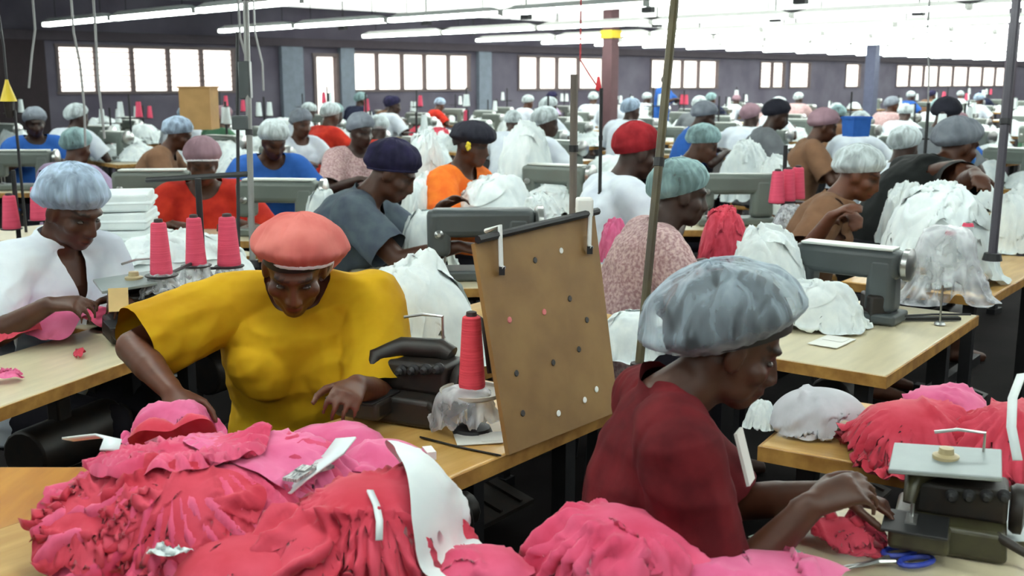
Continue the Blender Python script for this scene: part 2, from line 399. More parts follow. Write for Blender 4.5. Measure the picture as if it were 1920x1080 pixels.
def person(label, head, t, face, lean=15, twist=0, hyaw=0, hpitch=20, hroll=0, bw=1.0, sz=1.0, hands=None, hints=None, curl=(.6, .6), palm=None,
           skin=None, shirt=None, sleeve=.85, neck=None, shirt_g=.022, cap=None, cap_mat=None, band_mat=None, vox=.009, bottoms=None, bust=1.0, group=None,
           fold=.007, hand_dir=None, hair=None, eyes=False, hz=None, stand=False, loc=None, vneck=0, slack=1.0, nkf=0, hair_r=None):
    """head = pixel of the skull centre at depth t, face = compass of the torso (0 away from the camera, 90 to the right)"""
    J = make_pose(lean, twist, hyaw, hpitch, hroll, bw, sz, nkf); M = rz(-R(face))
    if loc is None:
        hw = at_t(*head, t); o = hw - M @ J.hc; hz = o.z; loc = V((o.x, o.y, 0))
    root = thing('person', label, 'person', loc, -R(face), group)
    L = lambda p: M.transposed() @ (V(p) - loc) - V((0, 0, hz))       # world -> pose space
    UPZ = V((0, 0, hz))
    tl, tr = hands if hands else (None, None)
    tl = L(tl) if tl is not None else V((-.16, .38, .35)) * sz
    tr = L(tr) if tr is not None else V((.16, .38, .35)) * sz
    hl, hr = hints if hints else (V((-.8, -.3, -.7)), V((.8, -.3, -.7)))
    arms(J, tl, tr, V(hl), V(hr))
    mb = MB(); s = sz
    mb.loft(torso_rings(J, 0), 18)
    if bust:
        for q in (-1, 1): mb.ell(J.chest + (J.rt * q * .075 * bw + J.fw * .085 * bw - J.up * .005) * s, [.07 * s * bust, .06 * s * bust, .065 * s * bust])
    head_geo(mb, J)
    for k, q in enumerate((-1, 1)):
        S, E, Wp = J.sh[k], J.el[k], J.wr[k]; f = .85 + .15 * bw
        mb.tube([J.nb - J.up * .03 * s + J.rt * q * .06 * s, S + J.up * .0 * s], [.062 * s, .066 * s], 12); mb.cap(S, S + (E - S) * .5, .064 * s * f, .053 * s * f, 12)
        mb.cap(S + (E - S) * .4, E, .054 * s * f, .043 * s * f, 12); mb.cap(E, E + (Wp - E) * .45, .043 * s * f, .041 * s * f, 12); mb.cap(E + (Wp - E) * .4, Wp, .042 * s * f, .027 * s, 12)
        dd = (hand_dir[k] if hand_dir and hand_dir[k] is not None else None); dd = M.transposed() @ V(dd) if dd is not None else (Wp - E).normalized() * .9 + V((0, .1, -.35))
        nn = M.transposed() @ V(palm[k]) if palm and palm[k] is not None else V((-q * .35, 0, -1))
        hand_geo(mb, Wp, dd, nn, q, s, curl[k])
    for q in (-1, 1):      # legs
        if stand:
            kn = V((q * .1, .01, -.45)) * s; an = V((q * .1, 0, -.86)) * s
        else:
            kn = V((q * .11, .42, .0)) * s; an = V((q * .12, .40, -(hz - .09) / s if hz < .62 else -.46)) * s
        mb.cap(V((q * .095, 0, -.02)) * s, kn, .088 * s * bw, .058 * s, 12); mb.cap(kn, kn + (an - kn) * .45, .055 * s, .052 * s, 12); mb.cap(kn + (an - kn) * .4, an, .053 * s, .033 * s, 12)
        mb.tube([an + V((0, -.04, -.035)) * s, an + V((0, .05, -.04)) * s, an + V((0, .17, -.062)) * s], [.034 * s, .04 * s, .024 * s], 10)
    mb.v = [p + UPZ for p in mb.v]; J2 = J
    for nm in ('hip', 'waist', 'chest', 'nb', 'hc', 'sk'): setattr(J, nm, getattr(J, nm) + UPZ)
    J.sh = [p + UPZ for p in J.sh]; J.el = [p + UPZ for p in J.el]; J.wr = [p + UPZ for p in J.wr]
    me = remesh(mb, vox, 3); paint(me, J); bodyo = mesh_obj('body', me, skin, root)
    # shirt
    if shirt:
        sb = MB(); sb.loft(torso_rings(J, shirt_g) + [(J.nb + J.up * .06 * s + J.fw * .0, J.rt * (.066 + shirt_g * .3) * s, J.fw * (.062 + shirt_g * .3) * s)], 22); ends = []
        if bust:
            for q in (-1, 1): sb.ell(J.chest + (J.rt * q * .075 * bw + J.fw * .088 * bw - J.up * .008) * s, [(.074 * bust + shirt_g) * s, (.062 * bust + shirt_g) * s, (.066 * bust + shirt_g) * s])
        for k, q in enumerate((-1, 1)):
            S, E, Wp = J.sh[k], J.el[k], J.wr[k]; f = .85 + .15 * bw
            ax = (E - S).normalized(); end = S + ax * .285 * s * min(sleeve, .99)
            sb.tube([J.nb - J.up * .032 * s + J.rt * q * .05 * s, S - J.rt * q * .02 * s], [(.066 + shirt_g * .6) * s, (.068 + shirt_g) * s], 14)
            sb.tube([S - ax * .03, S + ax * .03 * s, S + (end - S) * .5, end, end + ax * .05], [(.066 + shirt_g * .6) * s * f, (.072 + shirt_g * .8) * s * f, (.066 + shirt_g * slack) * s * f, (.064 + shirt_g * 1.25 * slack) * s * f, (.06 + shirt_g) * s * f], 16)
            sb.ell(S - J.up * .004, [(.068 + shirt_g * .8) * s * f] * 3); ends.append((end, ax))
        ms = remesh(sb, vox, 5); X = coords(ms); N = normals(ms); sd = (hash(label) % 97) * .37
        sd = sum(map(ord, label)) % 97 * .37
        D = np.array([noise.noise(V((p[0] * 9 + p[2] * 5 + sd, p[1] * 9, p[2] * 5 - p[0] * 6))) * .9 + (1 - abs(2 * noise.noise(V((p[0] * 6 - p[2] * 4, p[1] * 6 + sd, p[2] * 13 + p[0] * 5))))) * .7 - .35 + .35 * noise.noise(V((p[0] * 24, p[1] * 24, p[2] * 16 + sd))) for p in X])
        X = X + N * (D * fold)[:, None]; set_coords(ms, X)
        nb = np.array(J.nb); up = np.array(J.up); fw = np.array(J.fw); rt = np.array(J.rt); q = X - nb; a = q @ up; b = q @ fw; r_ = q @ rt
        nk = neck if neck else .075
        mask = (a > (.0 - .62 * b + .25 * np.abs(r_) * 0) ) & (np.sqrt((b - .01) ** 2 + r_ ** 2) < (nk + .014) * s) & (a < .14) & (a > -.07)
        if vneck: mask |= (b > .0) & (a < .03) & (a > -vneck) & (np.abs(r_) < nk * 1.02 * (1 + np.minimum(a, 0) / vneck)) & (np.sqrt(b ** 2 + r_ ** 2) < .2)
        sp = np.full(len(X), 9.0)
        for p0, p1 in ((J.hip, J.waist), (J.waist, J.chest), (J.chest, J.nb)):
            p0 = np.array(p0); dv = np.array(p1) - p0; tt = np.clip(((X - p0) @ dv) / (dv @ dv), 0, 1); sp = np.minimum(sp, np.linalg.norm(X - p0 - tt[:, None] * dv, axis=1))
        for e, ax in ends:
            d = X - np.array(e); al = d @ np.array(ax); rd = np.linalg.norm(d - al[:, None] * np.array(ax), axis=1); mask |= (al > 0) & (rd < .105 * s) & (al < .12) & (sp > .175 * s)
        cut(ms, mask); mesh_obj('shirt', ms, shirt, root)
    if bottoms:
        tb = MB(); tb.loft([(J.hip - V((0, 0, .13)) * s, V((.17 * bw, 0, 0)) * s, V((0, .15 * bw, 0)) * s), (J.hip, V((.2 * bw, 0, 0)) * s, V((0, .165 * bw, 0)) * s), (J.hip + V((0, 0, .1)) * s, V((.19 * bw, 0, 0)) * s, V((0, .15 * bw, 0)) * s)], 16)
        for q in (-1, 1):
            if stand: tb.cap(V((q * .095, 0, -.02)) * s + UPZ, V((q * .1, .01, -.5)) * s + UPZ, .1 * s * bw, .085 * s, 12); tb.cap(V((q * .1, .01, -.45)) * s + UPZ, V((q * .1, 0, -.8)) * s + UPZ, .085 * s, .07 * s, 12)
            else: tb.cap(V((q * .095, 0, -.02)) * s + UPZ, V((q * .11, .42, 0)) * s + UPZ, .105 * s * bw, .08 * s, 12); tb.cap(V((q * .11, .42, 0)) * s + UPZ, V((q * .12, .4, -.28)) * s + UPZ, .078 * s, .075 * s, 12)
        mesh_obj('trousers', remesh(tb, max(vox, .012), 3), bottoms, root)
    if hair:
        hb = MB(); cap_geo(hb, J, rad=hair_r or (.08, .102, .093), off=(0, -.018 if not hair_r else -.026, .03), tilt=24 if not hair_r else 34, pm=104, n=28, m=12, gath=3, amp=.01, wr=.004, band=0)
        hb.build('hair', hair, root, smooth=True)
    if cap:
        c = MB(); ring = cap_geo(c, J, **cap); capo = c.build('cap', cap_mat, root, smooth=True)
        if band_mat:
            b = MB(); rr = ring[::2]; b.tube(rr + [rr[0]], .006 * s, 6, False); b.build('cap_band', band_mat, capo, smooth=True)
    if eyes:
        for q in (-1, 1):
            e = MB(); e.ell(J.hc + J.HR @ (V((q * .031, .0725, -.0035)) * s), [.0125 * s, .009 * s, .006 * s], J.HR, 12, 8); e.build('eye', mat('eyes', (70, 60, 55), rough=.25, var=.6, scale=60), bodyo, smooth=True)
    root['_J'] = 0; del root['_J']
    root_pose[root.name] = J
    return root
root_pose = {}
# ------------------------------------------------------------------ materials in use
M_LAM = mat('pale laminate', (214, 202, 170), rough=.28, var=.12, scale=5, stretch=(1, 6, 1))
M_LAM2 = mat('honey laminate', (206, 168, 102), rough=.3, rgb2=(184, 140, 74), scale=4, stretch=(1, 6, 1))
M_EDGE = mat('edge wood', (176, 132, 66), rough=.5, rgb2=(140, 96, 44), scale=20)
M_STEEL = mat('dark steel', (52, 52, 54), rough=.5, metal=.6, scale=20)
M_GREYP = mat('grey green enamel', (104, 112, 106), rough=.38, var=.12, scale=6)
M_GREYD = mat('dark grey enamel', (74, 80, 82), rough=.4, var=.15, scale=6)
M_TOPW = mat('pale cover', (222, 228, 222), rough=.4, var=.06)
M_BLACK = mat('black iron', (26, 24, 22), rough=.5, rgb2=(40, 30, 24), scale=25)
M_OLIVE = mat('olive enamel', (62, 60, 38), rough=.4, rgb2=(46, 40, 26), scale=18)
M_CHROME = mat('worn chrome', (190, 192, 190), rough=.28, metal=.9, scale=20)
M_PINKT = mat('pink thread', (226, 84, 112), rough=.8, rgb2=(208, 66, 96), scale=3, stretch=(1, 1, 60), bump=.3, bscale=6)
M_REDT = mat('coral thread', (216, 68, 82), rough=.8, rgb2=(196, 50, 66), scale=3, stretch=(1, 1, 60), bump=.3, bscale=6)
M_CORE = mat('cone core', (60, 50, 50), rough=.7)
M_CREAM = mat('cream card', (216, 186, 130), rough=.8)
M_FILM = mat('plastic film', (215, 218, 224), rough=.25, trans=.68, scale=14, spec=.8)
M_NETG = mat('grey net', (176, 192, 204), rough=.7, trans=.72, scale=13, spec=.15, stretch=(2.2, 2.2, .35))
M_NETB = mat('blue net', (180, 202, 226), rough=.7, trans=.46, scale=16, stretch=(1.6, 1.6, .45))
M_NETW = mat('white net', (210, 222, 224), rough=.7, trans=.4, scale=16, stretch=(1.6, 1.6, .45))
M_NETT = mat('teal net', (140, 172, 174), rough=.7, trans=.38, scale=16, stretch=(1.6, 1.6, .45))
M_HAIR = mat('black hair', (22, 19, 19), rough=.6, scale=60)
M_WHITE = cloth('white cotton', (238, 246, 245), (222, 232, 234), sheen=.2, scale=7)
M_WHITE2 = cloth('white tunic', (224, 232, 238), (206, 214, 226), scale=7)
M_PINK = cloth('pink cotton', (216, 94, 128), (200, 66, 98), scale=8, sheen=.15)
M_PINK2 = cloth('coral pink cotton', (208, 78, 98), (186, 52, 70), scale=8, sheen=.15)
M_PINK3 = cloth('pale pink cotton', (224, 118, 160), (208, 88, 132), scale=8, sheen=.2)
M_DENIM = cloth('dark trousers', (30, 28, 36))
SK1 = skin_mat('deep brown skin', (76, 42, 25)); SK2 = skin_mat('warm brown skin', (94, 52, 32)); SK3 = skin_mat('dark skin', (58, 35, 26))
CLOTHS = {'white': M_WHITE2, 'blue': cloth('blue overall', (44, 92, 168)), 'navy': cloth('navy cotton', (40, 44, 66)), 'grey': cloth('grey cotton', (108, 112, 116)),
          'red': cloth('red cotton', (196, 52, 34), (170, 36, 28)), 'orange': cloth('orange cotton', (238, 124, 44), (226, 102, 34)), 'brown': cloth('brown cotton', (120, 88, 66)),
          'maroon': cloth('maroon cotton', (100, 24, 30), (76, 14, 20)), 'yellow': cloth('mustard cotton', (204, 162, 26), (178, 132, 14), scale=5),
          'slate': cloth('slate cotton', (84, 96, 104), (70, 78, 92)), 'black': cloth('black cotton', (28, 30, 30)), 'pink patterned': cloth('patterned pink cotton', (204, 176, 174), (158, 122, 124), scale=80, detail=1),
          'green': cloth('green cotton', (70, 110, 84)), 'lilac': cloth('lilac cotton', (170, 150, 180))}
CAPM = {'salmon': cloth('salmon cap', (208, 120, 112), (192, 98, 92), scale=9), 'navy': cloth('navy cap', (44, 40, 72), (32, 30, 52)), 'black': cloth('black cap', (38, 38, 48)), 'mauve': cloth('mauve cap', (150, 120, 130)),
        'red': cloth('red cap', (150, 34, 42), (124, 22, 30)), 'grey': cloth('grey cap', (132, 138, 148), (112, 118, 128)), 'white': M_NETW, 'teal': M_NETT, 'blue': M_NETB, 'grey net': M_NETG}
M_BAND = mat('white elastic', (230, 228, 232), rough=.8)

# ------------------------------------------------------------------ furniture and machines
def table(label, loc, rotz, w, d, top=None, z=.75, th=.04, group=None, name='sewing_table', treadle=True, nosplit=False):
    t = thing(name, label, 'table', (loc[0], loc[1], 0), rotz, group)
    MB().box((0, 0, z - th / 2), (w, d, th - .002)).build('tabletop', top or M_LAM2, t, bevel=.004)
    e = MB(); h = th * .9
    e.box((0, -d / 2 - .003, z - th / 2 - .002), (w + .012, .006, h)); e.box((0, d / 2 + .003, z - th / 2 - .002), (w + .012, .006, h))
    e.box((-w / 2 - .003, 0, z - th / 2 - .002), (.006, d, h)); e.box((w / 2 + .003, 0, z - th / 2 - .002), (.006, d, h)); e.build('edge_strip', M_EDGE, t)
    for i in (-1, 1):
        for j in (-1, 1):
            l = MB(); l.box((i * (w / 2 - .09), j * (d / 2 - .09), (z - th) / 2), (.045, .045, z - th)); l.box((i * (w / 2 - .09), j * (d / 2 - .07), .02), (.06, .12, .038)); l.build('leg', M_STEEL, t)
    if treadle:
        s = MB(); s.box((0, 0, .22), (w - .18, .04, .05)); s.build('stretcher', M_STEEL, t); s = MB(); s.box((0, d * .2, z - th - .05), (w - .2, .04, .08)); s.build('rail', M_STEEL, t)
        p = MB(); p.box((0, -.02, .13), (w * .45, .22, .02), rot=(R(14), 0, 0))
        for k in range(5): p.box((-w * .18 + k * w * .09, -.02, .145), (.012, .2, .01), rot=(R(14), 0, 0))
        p.build('treadle', M_BLACK, t)
        m = MB(); m.cyl((w * .1, .08, z - .3), (w * .34, .08, z - .3), .085, .085, 16); m.cyl((w * .34, .08, z - .3), (w * .38, .08, z - .3), .05, .05, 12); m.box((w * .2, .08, z - .2), (.06, .05, .1)); m.build('motor', M_BLACK, t, bevel=.008)
    return t
def lockstitch(label, loc, rotz, body=None, group=None, top=True, z=None):
    t = thing('sewing_machine', label, 'sewing machine', loc, rotz, group); b = body or M_GREYP
    MB().box((0, 0, .022), (.48, .18, .044)).build('bed', b, t, bevel=.012, seg=3)
    a = MB(); a.box((.155, 0, .16), (.13, .125, .24), taper=.9); a.build('pillar', b, t, bevel=.03, seg=3)
    a = MB(); a.box((.0, 0, .245), (.46, .11, .125)); a.build('arm', b, t, bevel=.03, seg=3)
    a = MB(); a.box((-.19, 0, .2), (.1, .105, .2), taper=1.05); hd = a.build('head', b, t, bevel=.025, seg=3)
    if top: MB().box((.0, 0, .311), (.4, .095, .012)).build('top_cover', M_TOPW, t, bevel=.004)
    w = MB(); w.lathe((.23, 0, .25), [(.0, 0), (.055, 0), (.07, .012), (.07, .034), (.05, .042), (.02, .05), (0, .05)], 20, Matrix.Rotation(math.pi / 2, 3, 'Y')); w.build('handwheel', M_CHROME, t, smooth=True)
    n = MB(); n.cyl((-.19, 0, .11), (-.19, 0, .05), .006, .004, 8); n.cyl((-.165, 0, .12), (-.165, 0, .06), .005, .005, 8); n.build('needle_bar', M_CHROME, hd)
    f = MB(); f.box((-.175, -.01, .05), (.03, .045, .008)); f.build('presser_foot', M_CHROME, hd)
    d = MB(); d.lathe((-.19, -.054, .2), [(0, 0), (.018, 0), (.02, .01), (.012, .018), (.008, .03), (0, .03)], 14, Matrix.Rotation(math.pi / 2, 3, 'X')); d.build('tension_dial', M_CHROME, hd, smooth=True)
    return t
def overlock(label, loc, rotz, dark=None, group=None, plate=True, sc=1.0):
    t = thing('overlock_machine', label, 'overlock machine', loc, rotz, group); t.scale = (sc,) * 3; b = dark or M_OLIVE
    a = MB(); a.box((0, 0, .035), (.25, .2, .07), taper=.96); a.box((-.06, -.13, .05), (.13, .08, .05)); a.build('base', b, t, bevel=.012, seg=3)
    a = MB(); a.box((.02, .03, .105), (.2, .12, .08)); a.box((-.075, .04, .13), (.05, .1, .06)); bdy = a.build('body', M_BLACK, t, bevel=.012, seg=3)
    a = MB(); a.tube([(.09, .06, .15), (.06, .06, .165), (-.04, .03, .168), (-.085, -.03, .15), (-.09, -.06, .10)], [.026, .028, .026, .022, .014], 12); a.build('arm', b, t, smooth=True)
    if plate:
        a = MB(); a.box((-.02, .01, .188), (.24, .17, .012), rot=(R(4), R(-4), 0)); tpl = a.build('top_plate', mat('grey plate', (150, 160, 160), rough=.4, metal=.3), t, bevel=.003)
        a = MB(); a.lathe((-.02, .02, .192), [(0, 0), (.03, 0), (.03, .008), (.018, .012), (.016, .026), (0, .028)], 18); a.build('oil_cap', mat('tan cap', (186, 170, 130), rough=.4), tpl, smooth=True)
    for k in range(4):
        a = MB(); c = V((.0 + k * .036, -.035, .125 + .006 * k)); a.lathe(c, [(0, 0), (.014, 0), (.015, .006), (.008, .01), (.012, .022), (.006, .03), (0, .03)], 12, Matrix.Rotation(math.pi / 2, 3, 'X')); a.build('tension_dial', M_STEEL, bdy, smooth=True)
    a = MB(); a.lathe((.125, .03, .09), [(0, 0), (.05, 0), (.058, .01), (.058, .026), (.03, .034), (0, .034)], 18, Matrix.Rotation(math.pi / 2, 3, 'Y')); a.build('handwheel', M_BLACK, t, smooth=True)
    a = MB(); a.cyl((-.08, -.09, .11), (-.08, -.09, .075), .005, .004, 8); a.box((-.08, -.1, .077), (.025, .06, .006)); a.build('presser_foot', M_CHROME, t)
    a = MB(); a.box((-.07, -.115, .073), (.14, .13, .006)); a.build('cloth_plate', M_STEEL, t, bevel=.002)
    a = MB(); a.tube([(.06, .07, .19), (.06, .07, .25), (.0, .07, .25), (-.05, .06, .24)], .004, 6); a.build('thread_guide', M_CHROME, t)
    a = MB(); a.tube([(.1, -.08, .06), (.15, -.12, .05), (.2, -.13, .03)], [.012, .01, .007], 8); a.build('lever', M_BLACK, t, smooth=True)
    return t
def cone(label, loc, h=.17, r=.032, m=None, group=None, core=True):
    t = thing('thread_cone', label, 'thread cone', loc, 0, group)
    a = MB(); a.lathe((0, 0, 0), [(0, .0), (r * .96, .0), (r, .006), (r * .97, .02), (r * .70, h - .012), (r * .66, h - .003), (r * .5, h), (0, h)], 20); a.build('thread', m or M_PINKT, t, smooth=True)
    if core:
        a = MB(); a.lathe((0, 0, h - .002), [(0, 0), (r * .42, 0), (r * .38, .012), (r * .2, .014), (0, .012)], 14); a.build('core', M_CORE, t, smooth=True)
    return t
def thread_stand(label, loc, trays, h, m=None, group=None, arm_z=None, rotz=0, r=.012, film=False, bars=()):
    """pole on a table with round trays; trays = list of (dx, dy, z)"""
    t = thing('thread_stand', label, 'thread stand', loc, rotz, group); m = m or M_STEEL
    a = MB(); a.lathe((0, 0, 0), [(0, 0), (.035, 0), (.03, .01), (r, .02), (r, h), (0, h)], 12); a.build('pole', m, t, smooth=True)
    for x, y, z in trays:
        a = MB(); a.tube([(0, 0, z - .008), (x, y, z - .008)], .006, 6); a.build('support_arm', m, t)
        a = MB(); a.lathe((x, y, z - .006), [(0, 0), (.05, 0), (.055, .003), (.055, .006), (0, .006)], 20); a.build('tray', M_STEEL, t, smooth=True)
    for x0, y0, x1, y1, z in bars:
        a = MB(); a.tube([(x0, y0, z), (x1, y1, z)], .008, 8)
        a.build('crossbar', m, t)
    return t
def stool(label, loc, z, rotz=0, group=None):
    t = thing('stool', label, 'stool', (loc[0], loc[1], 0), rotz, group)
    MB().box((0, 0, z - .02), (.34, .32, .036)).build('seat', M_EDGE, t, bevel=.008)
    for i in (-1, 1):
        for j in (-1, 1):
            a = MB(); a.tube([(i * .13, j * .12, z - .035), (i * .16, j * .15, 0)], .014, 8); a.build('leg', M_STEEL, t)
    a = MB(); a.tube([(-.15, .135, .2), (.15, .135, .2)], .009, 6); a.build('stretcher', M_STEEL, t)
    return t
HEAPS = []
def make_heaps():
    for k in range(6):
        r = random.Random(100 + k); L = [(0, 0, .5, .46, .40 + .08 * r.random(), 1.1 + .6 * r.random())]
        for q in range(3): L.append((r.uniform(-.25, .25), r.uniform(-.2, .2), .26, .24, .36 + .16 * r.random(), 1))
        f = domes(L); parts = [drape(1.6, 1.5, 66, f, comp=.84, seed=k + 1, wr=.09, wf=10, crease=.07, cf=6, rag=.06)]
        for q in range(3):
            parts.append(drape(.75, .65, 34, (lambda x, y: f(x, y) + .015), cx=r.uniform(-.28, .28), cy=r.uniform(-.3, .2), ang=r.uniform(0, 3), comp=.74, seed=k * 5 + q + 30, wr=.1, wf=8, crease=.05, cf=4, rag=.2))
        p, fs = join_parts(parts); p[:, 2] = np.maximum(p[:, 2], 0.001); HEAPS.append(mesh_from(p, fs, 'garment_heap'))
def heap(label, loc, rotz, sx, sy, sz, k, m=None, group=None):
    o = bpy.data.objects.new('garment_heap', HEAPS[k % 6]); link(o)
    if not HEAPS[k % 6].materials: HEAPS[k % 6].materials.append(M_WHITE)
    o.location = loc; o.rotation_euler = (0, 0, rotz); o.scale = (sx, sy, sz)
    if m is not None: o.material_slots[0].link = 'OBJECT'; o.material_slots[0].material = m
    return tag(o, label, 'garment heap', group)
def sheet(name, label, cat, m, w, h, n, hf, thick=0, group=None, **k):
    p, f = drape(w, h, n, hf, **k); me = mesh_from(p, f, name); c = p.mean(0); c[2] = p[:, 2].min()
    q = p - c; set_coords(me, q); me.materials.append(m); o = bpy.data.objects.new(name, me); o.location = c; link(o)
    if thick: b = o.modifiers.new('t', 'SOLIDIFY'); b.thickness = thick
    return tag(o, label, cat, group)
# ================================================================== the hall
M_WALL = mat('dusky wall', (92, 88, 100), rough=.85, rgb2=(74, 68, 82), scale=1.2)
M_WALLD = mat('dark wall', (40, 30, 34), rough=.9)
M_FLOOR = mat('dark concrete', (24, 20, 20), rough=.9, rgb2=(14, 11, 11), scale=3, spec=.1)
M_CEIL = mat('grey blue ceiling', (168, 180, 184), rough=.9, var=.12, scale=1.5)
M_FRAME = mat('window frame', (96, 84, 84), rough=.7)
M_TUBE = mat('lit tube', (246, 255, 250), emit=24, var=0)
M_BATTEN = mat('white batten', (238, 240, 236), rough=.5, var=.04)
W0, W1, L0, L1, H = -8, 56, -6, 18.4, 3.05
def roomobj(name, boxes, m, **k):
    b = MB()
    for c, d in boxes: b.box(c, d)
    o = b.build(name, m, None, **k); o.rotation_euler = (0, 0, RZ); return tag(o, kind='structure')
cw, cl = (W0 + W1) / 2, (L0 + L1) / 2
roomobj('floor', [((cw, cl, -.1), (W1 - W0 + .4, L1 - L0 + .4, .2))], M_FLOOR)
roomobj('ceiling', [((cw, cl, H + .1), (W1 - W0 + .4, L1 - L0 + .4, .2))], M_CEIL)
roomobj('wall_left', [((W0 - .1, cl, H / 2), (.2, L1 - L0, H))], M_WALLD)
roomobj('wall_right', [((W1 + .1, cl, H / 2), (.2, L1 - L0, H))], M_WALL)
roomobj('wall_near', [((cw, L0 - .1, H / 2), (W1 - W0, .2, H))], M_WALL)
def uw(u):
    d = ray(u, 150); k = d.x / d.y; return L1 * (1 + k) / (1 - k)
WINS = [(110, 440, [183, 250, 318, 380]), (660, 880, [708, 755, 797, 842]), (972, 1132, [1010, 1045, 1085]), (1220, 1345, [1250, 1280, 1310]), (1425, 1470, [1448]), (1480, 1518, []), (1585, 1612, []), (1680, 1885, [1706, 1732, 1760, 1787, 1815, 1842, 1866])]
ZT, ZS = 2.2, 1.41
DOORS = [(590, 632)]
cuts = sorted([(uw(a), uw(b), ZS, ZT) for a, b, _ in WINS] + [(uw(a), uw(b), .02, 2.12) for a, b in DOORS])
bx = []; w = W0
for a, b, zs, zt in cuts:
    bx.append((((w + a) / 2, L1 + .1, H / 2), (a - w, .2, H)))
    bx.append((((a + b) / 2, L1 + .1, zs / 2), (b - a, .2, zs))); bx.append((((a + b) / 2, L1 + .1, (H + zt) / 2), (b - a, .2, H - zt))); w = b
bx.append((((w + W1) / 2, L1 + .1, H / 2), (W1 - w, .2, H)))
roomobj('wall_back', bx, M_WALL)
roomobj('trim_1', [((cw, L1 - .06, 2.36), (W1 - W0, .12, .16))], mat('dark beam', (58, 50, 58), rough=.8))
M_GLASS = mat('glowing pane', (255, 246, 238), rough=.2, emit=1.6, var=0)  # daylight is put into the panes as their own glow
for i, (a, b, mu) in enumerate(WINS):
    wa, wb = uw(a), uw(b); fr = MB(); cx = (wa + wb) / 2
    for z in (ZS, ZT): fr.box((cx, L1 + .02, z), (wb - wa + .08, .1, .05))
    for q in [wa, wb] + [uw(m) for m in mu]: fr.box((q, L1 + .02, (ZS + ZT) / 2), (.05, .1, ZT - ZS))
    if i in (0, 7, 4, 5):
        for k in range(1, 8): fr.box((cx, L1 + .03, ZS + k * (ZT - ZS) / 8), (wb - wa, .03, .012))
    o = fr.build('window_%d' % (i + 1), M_FRAME); o.rotation_euler = (0, 0, RZ); tag(o, kind='structure')
    p = MB(); p.box((cx, L1 + .08, (ZS + ZT) / 2), (wb - wa, .012, ZT - ZS)); p.build('pane', M_GLASS, o)
for i, (a, b) in enumerate(DOORS):
    wa, wb = uw(a), uw(b); fr = MB()
    for q in (wa, wb): fr.box((q, L1 + .02, 1.06), (.07, .12, 2.1))
    fr.box(((wa + wb) / 2, L1 + .02, 2.13), (wb - wa + .1, .12, .07)); o = fr.build('door_%d' % (i + 1), M_FRAME); o.rotation_euler = (0, 0, RZ); tag(o, kind='structure')
    p = MB(); p.box(((wa + wb) / 2, L1 + .09, 1.06), (wb - wa, .012, 2.1)); p.build('pane', M_GLASS, o)
# lighter piers beside the bright doorway, dark panel at the left end
roomobj('trim_2', [((uw(648), L1 - .05, 1.2), (.35, .1, 2.4))], mat('blue grey pier', (112, 122, 134), rough=.8))
roomobj('trim_3', [((uw(545), L1 - .05, 1.2), (.5, .1, 2.4))], mat('blue grey pier', (112, 122, 134)))
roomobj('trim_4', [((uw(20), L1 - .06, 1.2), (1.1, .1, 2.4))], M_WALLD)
roomobj('trim_5', [((uw(905), L1 - .05, 1.2), (.4, .1, 2.4)), ], mat('blue grey pier', (112, 122, 134)))
M_CEILGLOW = mat('added ceiling glow', (250, 255, 250), emit=1.15, var=.04, scale=.6)  # glowing panels added to whiten the ceiling and brighten the far rows
b = MB(); nlt = 0
for k in range(13):
    w = 13.2 + 3.1 * k
    o = MB().box((0, 0, 0), (2.9, 23.6, .03)).build('ceiling_glow_panel', M_CEILGLOW); o.location = room(w, 6.2, H - .02); o.rotation_euler = (0, 0, RZ); tag(o, kind='structure')
# columns
def column(label, u, t, th, m, yl=None):
    p = at_t(u, 150, t); c = thing('steel_column', label, 'column', (p.x, p.y, 0), RZ)
    a = MB(); a.box((0, 0, H / 2 - .01), (th, th, H - .02)); a.build('shaft', m, c, bevel=.01)
    MB().box((0, 0, .03), (th * 1.7, th * 1.7, .05)).build('base_plate', M_STEEL, c)
    if yl:
        q = at_t(u, yl[0], t).z; MB().box((0, 0, q), (th * 1.25, th * 1.25, yl[1])).build('warning_band', mat('yellow paint', (236, 206, 40)), c, label='bright yellow band')
    return c
column('reddish brown steel column with yellow band, near the middle windows', 1144, 18, .2, mat('red oxide', (92, 62, 66), rough=.7), (65, .13))
column('blue grey column standing before the far right windows', 1634, 27, .26, mat('slate paint', (78, 82, 104), rough=.7))
column('dark column behind the tall rod at the right edge', 1893, 16, .14, mat('dusk paint', (70, 60, 72), rough=.7))
# fluorescent rows
LZ = 2.5
def fixture():
    t = thing('fluorescent_light', 'x', 'ceiling light')
    hs = MB().box((0, 0, .045), (2.36, .15, .06), taper=.8).build('housing', M_BATTEN, t)
    for y in (-.04, .04): MB().cyl((-1.16, y, -.012), (1.16, y, -.012), .028, .028, 8).build('tube', M_TUBE, hs)
    for x in (-1.17, 1.17): e = MB(); e.box((x, 0, -.008), (.03, .14, .07)); e.build('end_cap', M_BATTEN, hs)
    for x in (-.8, .8): h = MB(); h.cyl((x, 0, .05), (x, 0, H - LZ), .006, .006, 6); h.build('hanger', M_STEEL, t)
    return t
fx0 = fixture(); first = True
ORD = ['zeroth', 'first', 'second', 'third', 'fourth', 'fifth', 'sixth', 'seventh', 'eighth', 'ninth', 'tenth', 'eleventh', 'twelfth', 'thirteenth', 'fourteenth', 'fifteenth', 'sixteenth', 'seventeenth', 'eighteenth', 'nineteenth', 'twentieth', 'twenty-first', 'twenty-second', 'twenty-third', 'twenty-fourth', 'twenty-fifth', 'twenty-sixth', 'twenty-seventh', 'twenty-eighth', 'twenty-ninth', 'thirtieth']
rows = [-2, 1, 4, 7.1, 10.2, 13.4, 16.5] + [18.6 + 1.9 * k for k in range(20)]
